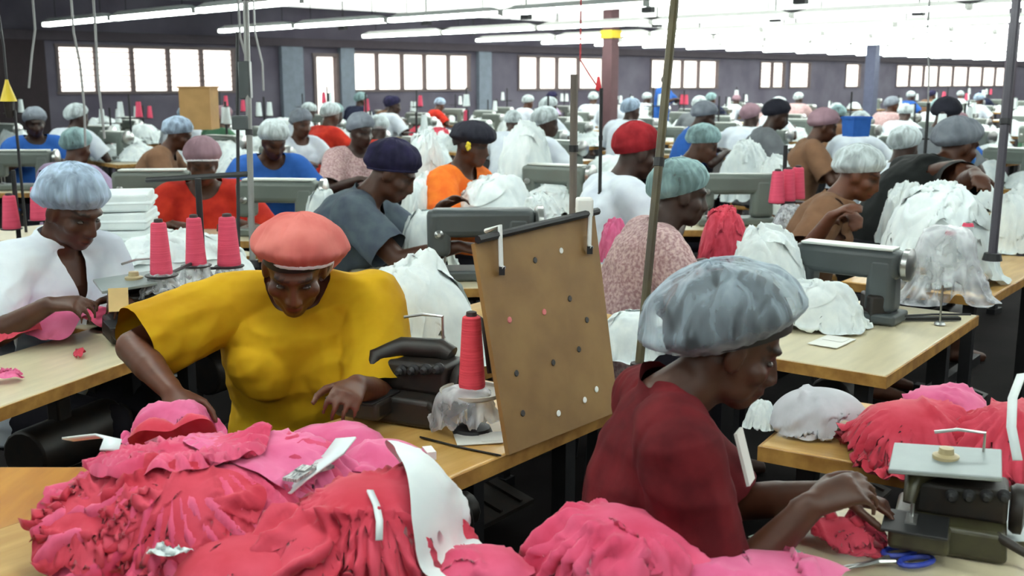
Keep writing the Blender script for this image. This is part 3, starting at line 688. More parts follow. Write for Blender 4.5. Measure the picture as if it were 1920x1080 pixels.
for i, w in enumerate(rows):
    n = 0
    for k in range(9):
        l = 16.4 - 2.42 * k
        if w >= 16 and l < -1: continue
        p = room(w, l, LZ); u, v, dep = proj(p) if p.y > .3 else (0, -999, 1); u2, v2, _ = proj(room(w, l + 1.2, LZ)) if p.y > .3 else (0, -999, 1)
        vis = dep > 0 and -150 < u < 2080 and (v > -40 or v2 > -40)
        if not vis and w > 14: continue
        if not vis and (p.length > 12): continue
        o = fx0 if first else copy_tree(fx0); first = False
        o.location = p; o.rotation_euler = (0, 0, RZ + math.pi / 2)
        o['label'] = 'white fluorescent batten light, %s out from the windows in the %s row from the left' % (ORD[k + 1], ORD[i + 1])
        o['group'] = 'rows of fluorescent ceiling lights'
# dark conduit rails between the rows
for k, w in enumerate([11.8, 15, 19.5, 23.5, 28, 34]):
    b = MB(); b.box((w, 8, 2.66), (.05, 20, .05))
    for q in range(8): b.box((w, 0 + q * 2.3, 2.58), (.09, .16, .13)); b.box((w, 0 + q * 2.3, 2.86), (.015, .015, .38))
    o = b.build('trim_%d' % (6 + k), M_STEEL); o.rotation_euler = (0, 0, RZ); tag(o, kind='structure')
# world
wd = bpy.data.worlds.new('sky'); bpy.context.scene.world = wd; wd.use_nodes = True
wd.node_tree.nodes['Background'].inputs[0].default_value = (1, .95, .9, 1); wd.node_tree.nodes['Background'].inputs[1].default_value = 1.5
sc = bpy.context.scene
sc.view_settings.view_transform = 'Standard'; sc.view_settings.look = 'None'; sc.view_settings.exposure = 0
sc.cycles.use_denoising = True; sc.cycles.max_bounces = 6; sc.cycles.transparent_max_bounces = 10; sc.cycles.sample_clamp_indirect = 6
sc.cycles.caustics_reflective = False; sc.cycles.caustics_refractive = False

# ================================================================== near tables
WA = R(51.5); WD = V((math.cos(WA), math.sin(WA), 0)); LD = V((-math.sin(WA), math.cos(WA), 0))
E0 = V((-.016, 2.37, 0))
def t1(w, l, z=0): p = E0 + WD * w + LD * l; p.z = z; return p
make_heaps()
table('long honey wooden work table in front of the person in the yellow shirt', t1(-.4, .25), WA, 1.7, .5, M_LAM2)
table('orange brown side table at the lower left corner beside the pink pile', (-1.08, 1.9), 0, .8, .84, mat('amber wood', (196, 136, 50), rough=.35, rgb2=(168, 106, 30), scale=3, stretch=(5, 1, 1)), z=.735, name='side_table', treadle=False)
table('pale wooden table with pink scraps before the person in the white tunic', (-1.5, 2.98), R(70), 1.62, .42, M_LAM)
table('table behind the yellow shirt carrying the large white heap', (-.2, 3.5), R(53), 1.3, .62, M_LAM2)
table('pale laminate table with free corner at right, under a grey green machine', (1.166, 3.64), R(53), 1.04, .62, M_LAM)
E1 = V((.85, -.53, 0)); E2 = V((.53, .85, 0))
def t2(a, b, z=0): p = E1 * a + E2 * b; p.z = z; return p
RA = math.atan2(-.53, .85)
table('honey wooden table edge behind the maroon shirt, carrying pink bundles', t2(-.08, 2.61), RA, 1.4, .48, M_LAM2)
table('pale work table in front of the person in the maroon shirt', t2(.02, 1.78), RA, 1.24, .70, M_LAM)
def carton(label, c, d, rotz, z):
    t = thing('cardboard_carton', label, 'carton', (c[0], c[1], 0), rotz)
    MB().box((0, 0, z / 2), (d[0], d[1], z)).build('box', mat('cardboard', (150, 112, 70), rough=.9), t, bevel=.004)
    f = MB(); f.box((0, -d[1] / 2 - .004, z - .1), (d[0], .006, .19)); f.box((0, d[1] / 2 + .004, z - .1), (d[0], .006, .19)); f.build('flap', mat('cardboard', (0, 0, 0)), t); return t
carton('cardboard carton under the coral pink bundle in the aisle', (-.22, 1.78), (.3, .3), R(20), .72)
carton('cardboard carton under the pink bundle beside the maroon shirt', (.13, 1.62), (.42, .3), R(-10), .72)

# ================================================================== garments in front
def strip(name, label, cat, pts, wd_, m):
    b = MB(); pts = [V(p) for p in pts]; vs = []; fs = []
    for i, p in enumerate(pts):
        d = (pts[min(i + 1, len(pts) - 1)] - pts[max(i - 1, 0)]); sd = d.cross(V((0, .5, 1))).normalized() * wd_ / 2; vs += [p - sd, p + sd]
    for i in range(len(pts) - 1): fs.append((2 * i, 2 * i + 1, 2 * i + 3, 2 * i + 2))
    b.add(vs, fs); o = b.build(name, m, None, smooth=True); s = o.modifiers.new('t', 'SOLIDIFY'); s.thickness = .004; return tag(o, label, cat)
pA = domes([(-.61, 1.93, .25, .23, .135, 1.4), (-.48, 2.02, .18, .15, .13, 1.2), (-.76, 1.88, .16, .18, .09, 1.2)], .752)
GP = 'pink garments piled on the front table'
sheet('garment_bundle', 'large pleated pink garment bundle on the front table at left', 'garment', M_PINK, .68, .66, 92, pA, cx=-.60, cy=1.92, ang=.3, comp=.86, seed=3, wr=.04, wf=10, crease=.035, cf=6, pleat=.06, npl=36, group=GP)
pA2 = lambda x, y: pA(x, y) + .02
sheet('garment_bundle', 'pink garment spread over the top right of the pleated bundle', 'garment', M_PINK3, .42, .34, 44, pA2, cx=-.48, cy=2.02, ang=-.4, comp=.88, seed=8, wr=.03, wf=6, crease=.022, cf=4, pleat=.05, npl=24, group=GP)
sheet('garment_bundle', 'pink garment fanned over the crown of the pleated bundle', 'garment', M_PINK, .42, .36, 56, pA2, cx=-.64, cy=1.98, ang=.5, comp=.88, seed=14, wr=.03, wf=6, crease=.025, cf=5, pleat=.07, npl=30, group=GP)
sheet('garment_bundle', 'coral ruffled garment at the lower left of the pleated bundle', 'garment', M_PINK2, .34, .32, 56, pA2, cx=-.74, cy=1.80, ang=1.0, comp=.8, seed=9, wr=.06, wf=10, crease=.035, cf=6, pleat=.04, npl=30, rag=.2, group=GP)
sheet('garment_bundle', 'ruffled pink garment low in the middle of the pleated bundle', 'garment', M_PINK2, .40, .30, 60, pA2, cx=-.58, cy=1.76, ang=-.2, comp=.82, seed=19, wr=.06, wf=8, crease=.035, cf=5, pleat=.045, npl=30, rag=.2, group=GP)
pA3 = domes([(-.74, 2.12, .09, .07, .15, 1.2), (-.66, 2.13, .07, .06, .165, 1.2)], .752)
sheet('garment_bundle', 'small coral roll of cloth at the back of the pleated bundle', 'garment', M_PINK2, .24, .17, 30, lambda x, y: np.maximum(pA3(x, y), pA(x, y)), cx=-.71, cy=2.14, ang=.2, comp=.8, seed=10, wr=.04, wf=6, crease=.02, cf=3, group=GP)
pA5 = domes([(-.40, 2.3, .12, .08, .085, 1.6)], .752)
sheet('garment_bundle', 'pale pink folded garment in front of the yellow shirt', 'garment', M_PINK3, .34, .26, 40, pA5, cx=-.40, cy=2.3, ang=.25, comp=.86, seed=11, wr=.03, wf=6, crease=.02, cf=3, group=GP)
pA6 = domes([(-.27, 2.14, .11, .10, .1, 1.5), (-.32, 2.06, .09, .09, .08, 1.4)], .752)
sheet('garment_bundle', 'pink folded garment near the thread cone end of the front table', 'garment', M_PINK3, .36, .32, 44, pA6, cx=-.27, cy=2.14, ang=-.2, comp=.84, seed=12, wr=.04, wf=6, crease=.025, cf=3.5, group=GP)
pB = domes([(-.25, 1.82, .165, .17, .165, 1.5), (-.34, 1.76, .12, .14, .12, 1.4)], .725)
sheet('garment_bundle', 'coral pink garment bundle heaped at the table corner, aisle side', 'garment', M_PINK2, .56, .54, 90, pB, cx=-.26, cy=1.82, ang=.4, comp=.86, seed=21, wr=.04, wf=9, crease=.045, cf=7, pleat=.12, npl=30, group=GP)
pB2 = lambda x, y: pB(x, y) + .062
sheet('cloth_piece', 'white cloth hanging down the right side of the coral bundle', 'cloth', M_WHITE, .2, .44, 22, pB2, cx=-.135, cy=1.80, ang=.45, comp=.92, seed=23, wr=.02, wf=4, crease=.015, cf=3, rag=.06)
sheet('garment_bundle', 'coral garment crumpled low between the two large bundles', 'garment', M_PINK2, .36, .3, 44, domes([(-.46, 1.72, .13, .13, .07, 1.4)], .752), cx=-.46, cy=1.72, ang=.2, comp=.76, seed=24, wr=.05, wf=8, crease=.03, cf=4, group=GP)
sheet('garment_bundle', 'small pink garment at bottom centre beside the dark aisle', 'garment', M_PINK, .22, .2, 30, domes([(-.05, 1.70, .1, .1, .08, 1.4)], .73), cx=-.05, cy=1.70, ang=.6, comp=.78, seed=25, wr=.04, wf=6, crease=.025, cf=3, group=GP)
P3t = lambda u, v, t: at_t(u, v, t)
tie = [(127, 822, 2.12), (160, 818, 2.11), (190, 815, 2.1), (212, 822, 2.09), (205, 842, 2.05)]
strip('cloth_tie', 'white cloth tie sticking out left of the pleated pink bundle', 'cloth tie', [P3t(*q) for q in tie], .035, M_WHITE)
sheet('cloth_piece', 'crumpled white cloth knot low on the pleated pink bundle', 'cloth', M_WHITE, .1, .1, 20, lambda x, y: pA(x, y) + .06, cx=-.585, cy=1.70, comp=.7, seed=31, wr=.03, wf=4, crease=.02, cf=3)
strip('cloth_tie', 'white strap lying over the front of the coral bundle', 'cloth tie', [P3t(694, 918, 1.86), P3t(706, 945, 1.83), P3t(712, 975, 1.80), P3t(711, 1012, 1.78)], .012, M_WHITE)
strip('cloth_tie', 'white cloth tongue standing up between the two pink bundles', 'cloth tie', [P3t(648, 820, 2.12), P3t(625, 850, 2.08), P3t(596, 872, 2.04), P3t(560, 900, 2.0), P3t(535, 925, 1.98)], .05, M_WHITE)
def card(name, label, cat, c, d, rotz, m, th=.002):
    b = MB(); b.box((0, 0, 0), (d[0], d[1], th)); b.box((d[0] * .2, 0, th), (d[0] * .4, d[1] * .7, th * .4)); o = b.build(name, m); o.location = c; o.rotation_euler = (0, 0, rotz); return tag(o, label, cat)
PAPER = mat('paper white', (236, 236, 230), rough=.6, var=.03)
card('paper_slip', 'small white paper box at the table edge by the coral bundle', 'paper', at_z(797, 888, .775), (.05, .06), R(20), PAPER, .045)
for i, (u, v) in enumerate(((575, 862), (590, 880), (562, 888))):
    p = at_z(u, v, .86 + .012 * i); card('paper_slip', 'printed white slip between the pink bundles, ' + ['topmost', 'middle', 'lowest'][2 - i] + ' of three', 'paper', p, (.07, .03), R(20 + 25 * i), mat('printed slip', (214, 216, 214), rgb2=(80, 84, 90), scale=60, stretch=(1, 5, 1)), .006)
card('paper_slip', 'shiny pale sheet on the table under the peg board', 'paper', at_z(900, 822, .753), (.12, .08), R(10), PAPER)
strip('table_seam', 'dark strip running across the honey table before the board', 'strip', [at_z(790, 818, .754), at_z(860, 836, .754), at_z(938, 852, .754)], .012, M_STEEL)

# board standing on the table edge
tl, tr, br, bl = at_t(890, 456, 2.52), at_t(1115, 402, 2.87), at_t(1160, 771, 2.796), at_t(955, 853, 2.478)
nrm = (tr - tl).cross(bl - tl).normalized() * .008
if nrm.y > 0: nrm = -nrm
bd = thing('peg_board', 'upright brown hardboard panel with peg holes on the table edge', 'board', (bl + br) / 2)
o0 = (bl + br) / 2
M_BOARD = mat('hardboard', (136, 102, 54), rough=.6, rgb2=(120, 86, 42), scale=7)
b = MB(); b.add([p - o0 for p in (tl, tr, br, bl)] + [p - o0 - nrm * 1.6 for p in (tl, tr, br, bl)], [(0, 3, 2, 1), (4, 5, 6, 7), (0, 1, 5, 4), (1, 2, 6, 5), (2, 3, 7, 6), (3, 0, 4, 7)]); b.build('panel', M_BOARD, bd)
def onb(u, v):      # point of the board's plane seen at pixel u, v
    d = ray(u, v); c = V((0, 0, CAMZ)); return c + d * ((tl - c).dot(nrm) / d.dot(nrm))
bx_, by_ = (tr - tl).normalized(), (tl - bl).normalized(); nn = nrm.normalized()
holes = [(1003, 488, 'd'), (1052, 470, 'w'), (1068, 560, 'd'), (1020, 585, 'p'), (955, 600, 'p'), (1085, 655, 'd'), (1037, 680, 'd'), (968, 700, 'd'), (1118, 730, 'w'), (1096, 750, 'w'), (1047, 775, 'w'), (980, 775, 'd'), (1100, 600, 'd')]
HM = {'d': M_BLACK, 'w': PAPER, 'p': mat('pink chalk', (206, 110, 110))}
for u, v, k in holes:
    q = onb(u, v) - o0 + nn * .001; a = MB(); M = Matrix((bx_, by_, nn)).transposed()
    a.lathe(q, [(0, 0), (.008, 0), (.0065, .0015), (0, .0015)], 12, M); a.build('peg_hole', HM[k], bd)
a = MB(); a.tube([tl - o0 + nn * .012 + by_ * .006, tr - o0 + nn * .012 + by_ * .006], .010, 8); a.build('top_rail', M_STEEL, bd)
for (u0, v0, u1, v1) in ((928, 436, 933, 500), (1098, 395, 1098, 462)):
    a = MB(); p, q = onb(u0, v0) - o0, onb(u1, v1) - o0; a.tube([p - nn * .03 + by_ * .01, p + nn * .02 + by_ * .012, q + nn * .012, q + nn * .02 - by_ * .008], .006, 8); a.build('hook', mat('white hook', (220, 222, 220), rough=.4), bd, label='white hanging hook')
    a = MB(); a.box(q + nn * .012 - by_ * .012, (.014, .014, .02)); a.build('hook_clip', M_STEEL, bd)
a = MB(); p = onb(1098, 402) - o0; a.box(p + by_ * .02, (.045, .05, .05)); a.build('clamp', PAPER, bd, bevel=.006)

# thread cone at the board, on a film wrapped tray
p = at_t(885, 728, 2.62)
tb = V((p.x, p.y, .75))
ts = thing('thread_tray', 'round tray stand wrapped in film beside the peg board', 'thread tray', tb)
a = MB(); a.lathe((0, 0, 0), [(0, 0), (.05, 0), (.045, .012), (.012, .02), (.012, p.z - .762), (0, p.z - .762)], 16); a.build('post', M_STEEL, ts, smooth=True)
a = MB(); a.lathe((0, 0, p.z - .765), [(0, 0), (.075, 0), (.08, .004), (.08, .012), (.074, .012), (.07, .006), (0, .006)], 28); a.build('tray', mat('grey tray', (176, 172, 160), rough=.4), ts, smooth=True)
f = domes([(tb.x - .02, tb.y - .015, .082, .082, p.z - .755, 4)], .752)
pp, ff = drape(.27, .26, 40, lambda x, y: f(x, y) , cx=tb.x - .02, cy=tb.y - .015, comp=.85, seed=41, wr=.04, wf=8, crease=.02, cf=4); pp = pp - np.array(tb)
me = mesh_from(pp, ff, 'film_wrap'); oo = mesh_obj('film_wrap', me, M_FILM, ts)
cone('tall coral thread cone on the film wrapped tray left of the board', p + V((0, 0, .004)), .178, .033, M_REDT)
a = MB(); q = at_t(892, 592, 2.68); b_ = at_t(918, 700, 2.66); a.tube([q, at_t(905, 600, 2.67), at_t(912, 650, 2.66), b_], .006, 8); o = a.build('thread_rod', M_BLACK); tag(o, 'black curved rod between the coral cone and the board', 'rod')
overlock('black overlock machine at the right hand of the yellow shirt', at_z(770, 775, .752), R(-25), M_BLACK, plate=False)
a = MB(); a.box((0, 0, 0), (.1, .05, .012)); a.tube([(.1, .06, -.0), (.1, .06, .09)], .003, 6); a.lathe((.1, .06, .0), [(0, 0), (.02, 0), (.014, .01), (.008, .03), (0, .034)], 12)
ov = overlock
# three pink cones on trays at left
def cone_px(label, u, v, t, h, r, m=None, group=None): return cone(label, at_t(u, v, t), h, r, m, group)
c1, c2, c3 = at_t(303, 515, 3.6), at_t(368, 497, 3.9), at_t(430, 498, 4.0)
st_ = thread_stand('steel thread stand carrying three pink cones behind the yellow shirt', (c2.x, c2.y + .08, .75), [(c1.x - c2.x, c1.y - c2.y - .08, c1.z - .75), (0, -.08, c2.z - .75), (c3.x - c2.x, c3.y - c2.y - .08, c3.z - .75)], .5)
g3 = 'three pink thread cones behind the yellow shirt'
cone('pink thread cone nearest the white tunic, leftmost of three on one stand', c1 + V((0, 0, .003)), .175, .037, None, g3)
cone('middle pink thread cone of three behind the yellow shirt', c2 + V((0, 0, .003)), .172, .038, None, g3)
cone('pink thread cone nearest the salmon cap, rightmost of three on one stand', c3 + V((0, 0, .003)), .182, .044, None, g3)
for i, c in enumerate((c1, c2, c3)):
    f = domes([(c.x, c.y, .06, .06, c.z - .80, 4)], .80)
    sheet('film_wrap', 'crumpled clear film around the %s tray of the three cone stand' % ['left', 'middle', 'right'][i], 'plastic film', M_FILM, .26, .24, 32, f, cx=c.x, cy=c.y, comp=.82, seed=45 + i, wr=.04, wf=7, crease=.02, cf=4)
table('table behind the left overlock machine holding the three cone stand', (c2.x - .05, c2.y + .15), R(60), .9, .5, M_LAM)
overlock('dark overlock machine beside the hands of the white tunic', at_z(272, 628, .752), R(30), M_BLACK, plate=True)
cg = 'pink thread cones at the left edge'
table('table behind the white tunic with pink cones at the left edge', at_z(40, 440, .75) + V((0, .15, 0)), R(45), 1.1, .5, M_LAM)
for i, (u, v) in enumerate(((22, 428), (74, 412))):
    q = at_t(u, v, 5.5); cone(['pink thread cone at the far left edge behind the white tunic', 'pink thread cone half hidden by the shoulder of the white tunic'][i], q, .17, .045, None, cg)
    a = thread_stand('tray stand under the pink cone %s' % ['at the far left edge', 'behind the white tunic shoulder'][i], (q.x, q.y + .07, .75), [(0, -.07, q.z - .75)], .4)
# left table cloths
zt = .752
for lb, u, v, w, h, m, sd, dh in (('coral crumpled cloth at the left edge of the pale table', 25, 650, .27, .24, M_PINK2, 51, .1), ('pink cloth under the hands of the white tunic', 108, 635, .36, .26, M_PINK3, 52, .11),
                              ('pink cloth by the overlock foot on the pale table', 185, 618, .19, .16, M_PINK, 53, .08), ('pink scrap at the left edge near the camera side of the pale table', 12, 715, .12, .12, M_PINK3, 54, .025), ('small coral scrap in the middle of the pale table', 150, 668, .1, .07, M_PINK2, 55, .02)):
    p = at_z(u, v, zt); sheet('cloth_piece', lb, 'cloth', m, w, h, 32, domes([(p.x, p.y, w * .38, h * .38, dh, 1.2)], zt), cx=p.x, cy=p.y, ang=sd, comp=.76, seed=sd, wr=.04, wf=7, crease=.025, cf=4, rag=.25)
p = at_t(222, 562, 3.25); card('paper_tag', 'cream card held at the fingertips of the white tunic', 'card', at_t(222, 562, 3.38), (.06, .075), R(30), M_CREAM).rotation_euler = (R(70), 0, R(15))

# ================================================================== near people
kw = dict(hair=M_HAIR, bottoms=M_DENIM)
bigcap = lambda **k: dict(dict(rad=(.097, .121, .106), off=(0, -.022, .03), tilt=27, pm=104, n=80, m=26, gath=24, amp=.035, wr=.010), **k)
def seat(p, label, f=0): stool(label, p.location, root_hz(p) - .115, p.rotation_euler[2])
def root_hz(p): return root_pose[p.name].hip.z
pr = person('person in maroon t-shirt and sheer grey hairnet sewing at the lower right', (1372, 645), 1.98, 87, lean=8, nkf=30, bw=.9, sz=.96, bust=.75, hpitch=24, hyaw=0, skin=SK1, shirt=CLOTHS['maroon'], sleeve=.95, shirt_g=.015, slack=1.2,
            hair_r=(.096, .124, .108), hands=(at_t(1575, 925, 2.04), at_t(1520, 948, 1.84)), hints=(V((-.5, -.2, -1)), V((.05, -.2, -1))), cap=bigcap(rad=(.127, .162, .128), off=(0, -.032, .028), tilt=38, amp=.03), cap_mat=M_NETG, vox=.0065, fold=.008, curl=(.7, .8), eyes=True, neck=.06, **kw)
seat(pr, 'stool under the person in the maroon shirt')
b = MB(); q = at_t(1396, 856, 1.97); b.box((0, 0, 0), (.006, .045, .1), rot=(0, R(-16), R(-25))); o = b.build('name_tag', PAPER); o.location = q; tag(o, 'white tag hanging on the chest of the maroon shirt', 'tag')
pr = person('person in yellow t-shirt and salmon cap facing the camera', (552, 500), 2.74, 176, lean=20, nkf=30, hpitch=32, hyaw=-4, hroll=-3, bw=1.2, sz=1.0, skin=SK2, shirt=CLOTHS['yellow'], sleeve=.96, shirt_g=.024, slack=1.3, bust=1.15,
            hands=(at_t(668, 722, 2.56), at_t(322, 735, 2.56)), hints=(V((-.3, -.5, -1)), V((1, -.1, .0))), cap=dict(rad=(.122, .132, .105), off=(-.014, -.016, .035), tilt=30, pm=100, n=90, m=26, gath=26, amp=.03, wr=.010, sag=.1), cap_mat=CAPM['salmon'], band_mat=M_BAND, vox=.0065, fold=.010, curl=(.9, .7), eyes=True, neck=.07, **kw)
seat(pr, 'stool under the person in the yellow shirt')
p = at_t(325, 745, 2.5); sheet('cloth_piece', 'pink garment held in the reaching hand of the yellow shirt', 'cloth', M_PINK3, .34, .3, 44, domes([(p.x, p.y, .09, .07, p.z - .79, 1.3)], .77), cx=p.x, cy=p.y, comp=.84, seed=61, wr=.05, wf=8, crease=.03, cf=5, pleat=.06, npl=18)
pr = person('person in white v-neck tunic and blue hairnet at the left', (138, 392), 3.72, 118, lean=14, hpitch=26, sz=1.11, bw=1.05, skin=SK1, shirt=CLOTHS['white'], sleeve=.93, shirt_g=.026, slack=1.25, vneck=.14, neck=.048,
            hands=(at_t(222, 560, 3.62), at_t(92, 572, 3.42)), curl=(.8, .8), hints=(V((-.5, -.5, -.8)), V((.7, -.6, -.7))), cap=bigcap(rad=(.104, .126, .112), tilt=24, amp=.04), cap_mat=M_NETB, vox=.008, fold=.008, eyes=True, **kw)
seat(pr, 'stool under the person in the white tunic')
# ================================================================== mid people
pr = person('person in slate shirt and navy cap reaching over white garments', (738, 322), 5.0, 92, lean=26, hpitch=32, sz=1.12, bw=1.1, skin=SK1, shirt=CLOTHS['slate'], sleeve=.8, hands=(at_t(832, 385, 5.2), at_t(860, 462, 4.7)), hints=(V((-.4, -.1, -1)), V((.3, -.2, -1))),
            cap=bigcap(rad=(.102, .122, .104), amp=.02), cap_mat=CAPM['navy'], band_mat=CAPM['navy'], vox=.010, **kw)
seat(pr, 'stool under the person in the slate shirt')
pr = person('person in orange top and black hat with a yellow flower', (885, 270), 6.3, 118, lean=12, hpitch=12, sz=1.1, skin=SK1, shirt=CLOTHS['orange'], cap=bigcap(rad=(.106, .134, .092), tilt=8, off=(0, 0, .035)), cap_mat=CAPM['black'], vox=.012, **kw)
seat(pr, 'stool under the person in the orange top')
q = at_t(878, 274, 6.17); a = MB()
for k in range(5): t_ = k * 1.256; a.ell((.016 * math.cos(t_), 0, .016 * math.sin(t_)), (.012, .008, .012), None, 8, 6)
a.ell((0, -.004, 0), (.008, .008, .008), None, 8, 6); o = a.build('flower', mat('yellow petals', (232, 206, 50)), pr, smooth=True); o.location = pr.matrix_basis.inverted() @ q
pr = person('person in white t-shirt and red cap left of the leaning rod', (1196, 285), 5.5, 72, lean=16, hpitch=18, sz=1.12, skin=SK3, shirt=CLOTHS['white'], cap=bigcap(rad=(.092, .114, .108), amp=.02), cap_mat=CAPM['red'], vox=.012, **kw)
seat(pr, 'stool under the person in the red cap')
pr = person('person in patterned pink blouse and grey hairnet right of the leaning rod', (1278, 364), 4.3, 84, lean=18, hpitch=12, sz=1.06, skin=SK3, shirt=CLOTHS['pink patterned'], cap=bigcap(amp=.03), cap_mat=M_NETT, vox=.010, **kw)
seat(pr, 'stool under the person in the patterned blouse')
pr = person('person in brown top and white hairnet behind the grey green machine', (1612, 326), 5.4, 112, lean=20, hpitch=24, sz=1.08, skin=SK2, shirt=CLOTHS['brown'], hands=(at_t(1600, 400, 5.0), at_t(1560, 405, 5.0)), cap=bigcap(amp=.03), cap_mat=M_NETW, vox=.012, vneck=.08, **kw)
seat(pr, 'stool under the person in the brown top')
pr = person('person in black top, grey cap and blue face mask at the right', (1798, 272), 6.1, 76, lean=40, hpitch=16, sz=1.2, skin=SK1, shirt=CLOTHS['black'], hands=(at_t(1870, 300, 5.3), at_t(1850, 320, 5.0)), cap=bigcap(rad=(.1, .126, .104), tilt=24), cap_mat=CAPM['grey'], vox=.012, **kw)
seat(pr, 'stool under the person in the black top')
J = root_pose[pr.name]; a = MB(); a.ell(J.hc + J.HR @ V((0, .085, -.06)), (.05, .04, .045), J.HR, 14, 10); a.build('face_mask', mat('blue mask', (60, 130, 210), rough=.8), pr, smooth=True)
for (lb, hd, t, fc, sk, shirt, cm, ln, hp, bandm) in (
    ('person in white top and teal hairnet beyond the leaning rod', (1320, 270), 8, 100, SK1, 'white', M_NETT, 18, 25, None),
    ('person in red t-shirt and mauve cap behind the three pink cones', (380, 305), 6.2, 165, SK1, 'red', CAPM['mauve'], 14, 22, M_BAND),
    ('person in blue top and white hairnet behind a grey machine', (514, 264), 7.6, 150, SK1, 'blue', M_NETW, 16, 28, None),
    ('person in white coat and grey hairnet behind the blue top', (566, 232), 10.5, 135, SK1, 'white', CAPM['grey'], 8, 12, None),
    ('person in brown top and blue hairnet leaning right, below the leftmost window', (336, 252), 9, 84, SK1, 'brown', M_NETB, 24, 22, None),
    ('person in blue overall and grey hairnet near the yellow cone', (66, 230), 10.2, 150, SK3, 'blue', CAPM['grey'], 8, 14, None),
    ('person in lilac top and teal hairnet just behind the white tunic', (146, 276), 8.2, 20, SK1, 'lilac', M_NETT, 12, 15, None),
    ('person in grey top and black cap before the far right column', (1458, 216), 10, 92, SK3, 'grey', CAPM['black'], 14, 18, None),
    ('person in brown top and mauve cap beside the blue crate', (1546, 236), 9, 95, SK1, 'brown', CAPM['mauve'], 14, 20, None),
    ('person with black cap and grey top above the grey capped worker', (1775, 218), 8.5, 60, SK3, 'grey', CAPM['black'], 20, 25, None),
    ('person in patterned pink top and grey net behind the navy cap', (678, 246), 8.5, 140, SK3, 'pink patterned', CAPM['grey'], 10, 12, None),
    ('person in blue top and grey net behind the teal hairnet', (1322, 218), 10.5, 90, SK3, 'blue', CAPM['grey'], 14, 20, None)):
    pr = person(lb, hd, t, fc, lean=ln, hpitch=hp, sz=1.1, skin=sk, shirt=CLOTHS[shirt], cap=bigcap(n=56, m=16), cap_mat=cm, band_mat=bandm, vox=.016, bottoms=M_DENIM, hair=M_HAIR)
    seat(pr, lb.replace('person in', 'stool under the').replace('person with', 'stool under the').split(' behind')[0].split(' before')[0].split(' near')[0].split(' beside')[0].split(' beyond')[0].split(' above')[0].split(' just')[0].split(' leaning')[0] + ' worker')
# ================================================================== poles, stands and mid-ground machines
def rod(name, label, cat, p0, p1, r, m, ext=None):
    t = thing(name, label, cat, (p0.x, p0.y, p0.z)); a = MB(); q = p1 - p0
    a.tube([(0, 0, 0), q * .5, q], r, 10); a.build('shaft', m, t); a = MB(); a.cyl((0, 0, .0), (0, 0, .03), r * 2.2, r * 1.8, 12); a.build('foot', M_STEEL, t)
    for k in (.35, .7): a = MB(); d = q.normalized(); a.cyl(q * k - d * .012, q * k + d * .012, r * 1.25, r * 1.25, 10); a.build('collar', M_STEEL, t)
    return t
def up_to(p0, u, v, t, z):
    p1 = at_t(u, v, t); return p0 + (p1 - p0) * ((z - p0.z) / (p1.z - p0.z))
p0 = at_t(1197, 700, 2.95)
rod('leaning_rod', 'tall olive brown rod leaning up beside the peg board', 'rod', p0, up_to(p0, 1265, 0, 3.0, 2.44), .0125, mat('olive rod', (92, 84, 52), rough=.5, rgb2=(60, 50, 34), scale=5))
p0 = at_t(1860, 488, 4.4); p0b = V((p0.x, p0.y, .752))
rod('tall_rod', 'dark tall rod rising at the right edge by the plastic bag', 'rod', p0, up_to(p0, 1906, 0, 4.4, 2.48), .018, mat('dark rod', (56, 52, 62), rough=.5))
p0 = at_t(474, 500, 4.6)
t = rod('tall_rod', 'grey steel rod with crossbar rising behind the salmon cap', 'rod', p0, up_to(p0, 462, 50, 4.6, 2.44), .013, mat('grey rod', (128, 128, 126), rough=.45, metal=.3))
a = MB(); q0, q1 = at_t(275, 338, 4.7) - p0, at_t(466, 326, 4.6) - p0; a.tube([q0, q1], .012, 8); a.tube([at_t(445, 60, 4.7) - p0, at_t(447, 470, 4.7) - p0], .008, 8); a.build('crossbar', M_STEEL, t)
a = MB(); a.box(at_t(460, 150, 4.6) - p0, (.05, .05, .16)); a.box(at_t(452, 230, 4.6) - p0, (.07, .05, .06)); a.build('clamp', M_GREYD, t, bevel=.006)
p0 = at_z(1073, 560, .752); p0 = V((at_t(1074, 400, 3.9).x, at_t(1074, 400, 3.9).y, .752))
rod('wooden_post', 'grey wooden post standing behind the peg board', 'post', p0, V((p0.x, p0.y, at_t(1074, 140, 3.9).z)), .014, mat('grey wood', (112, 104, 98), rough=.8))
p0 = at_t(1124, 400, 5.4)
rod('thin_rod', 'thin dark rod with red tip between the post and the red cap', 'rod', V((p0.x, p0.y, .752)), V((p0.x, p0.y, at_t(1122, 165, 5.4).z)), .009, M_STEEL)
a = MB(); a.cap((0, 0, 0), (0, 0, .05), .016, .008); o = a.build('red_flag_tip', mat('red tag', (226, 60, 70)), None, smooth=True); o.location = at_t(1122, 165, 5.4); tag(o, 'small red tag on top of the thin dark rod', 'tag')
# yellow cone on a stand at the upper left
p0 = at_t(16, 190, 6.0)
t = thing('hanging_cone', 'yellow cone shade hanging at the upper left edge', 'cone', p0); a = MB(); a.lathe((0, 0, 0), [(0, .0), (.045, 0), (.042, .01), (.012, .10), (.008, .12), (0, .12)], 16); a.build('shade', mat('yellow cone', (226, 196, 40), rough=.5), t, smooth=True)
a = MB(); a.cyl((0, 0, 0), (0, 0, -.09), .03, .02, 12); a.build('holder', M_BLACK, t); a = MB(); a.tube([(0, 0, .12), (.0, 0, .3), (-.03, .02, .6), (-.05, .04, 1.0)], .006, 6); a.build('cord', M_STEEL, t)
a = MB(); a.tube([(.03, 0, -.05), (.035, 0, -.75)], .008, 6); a.build('drop_rod', M_STEEL, t)
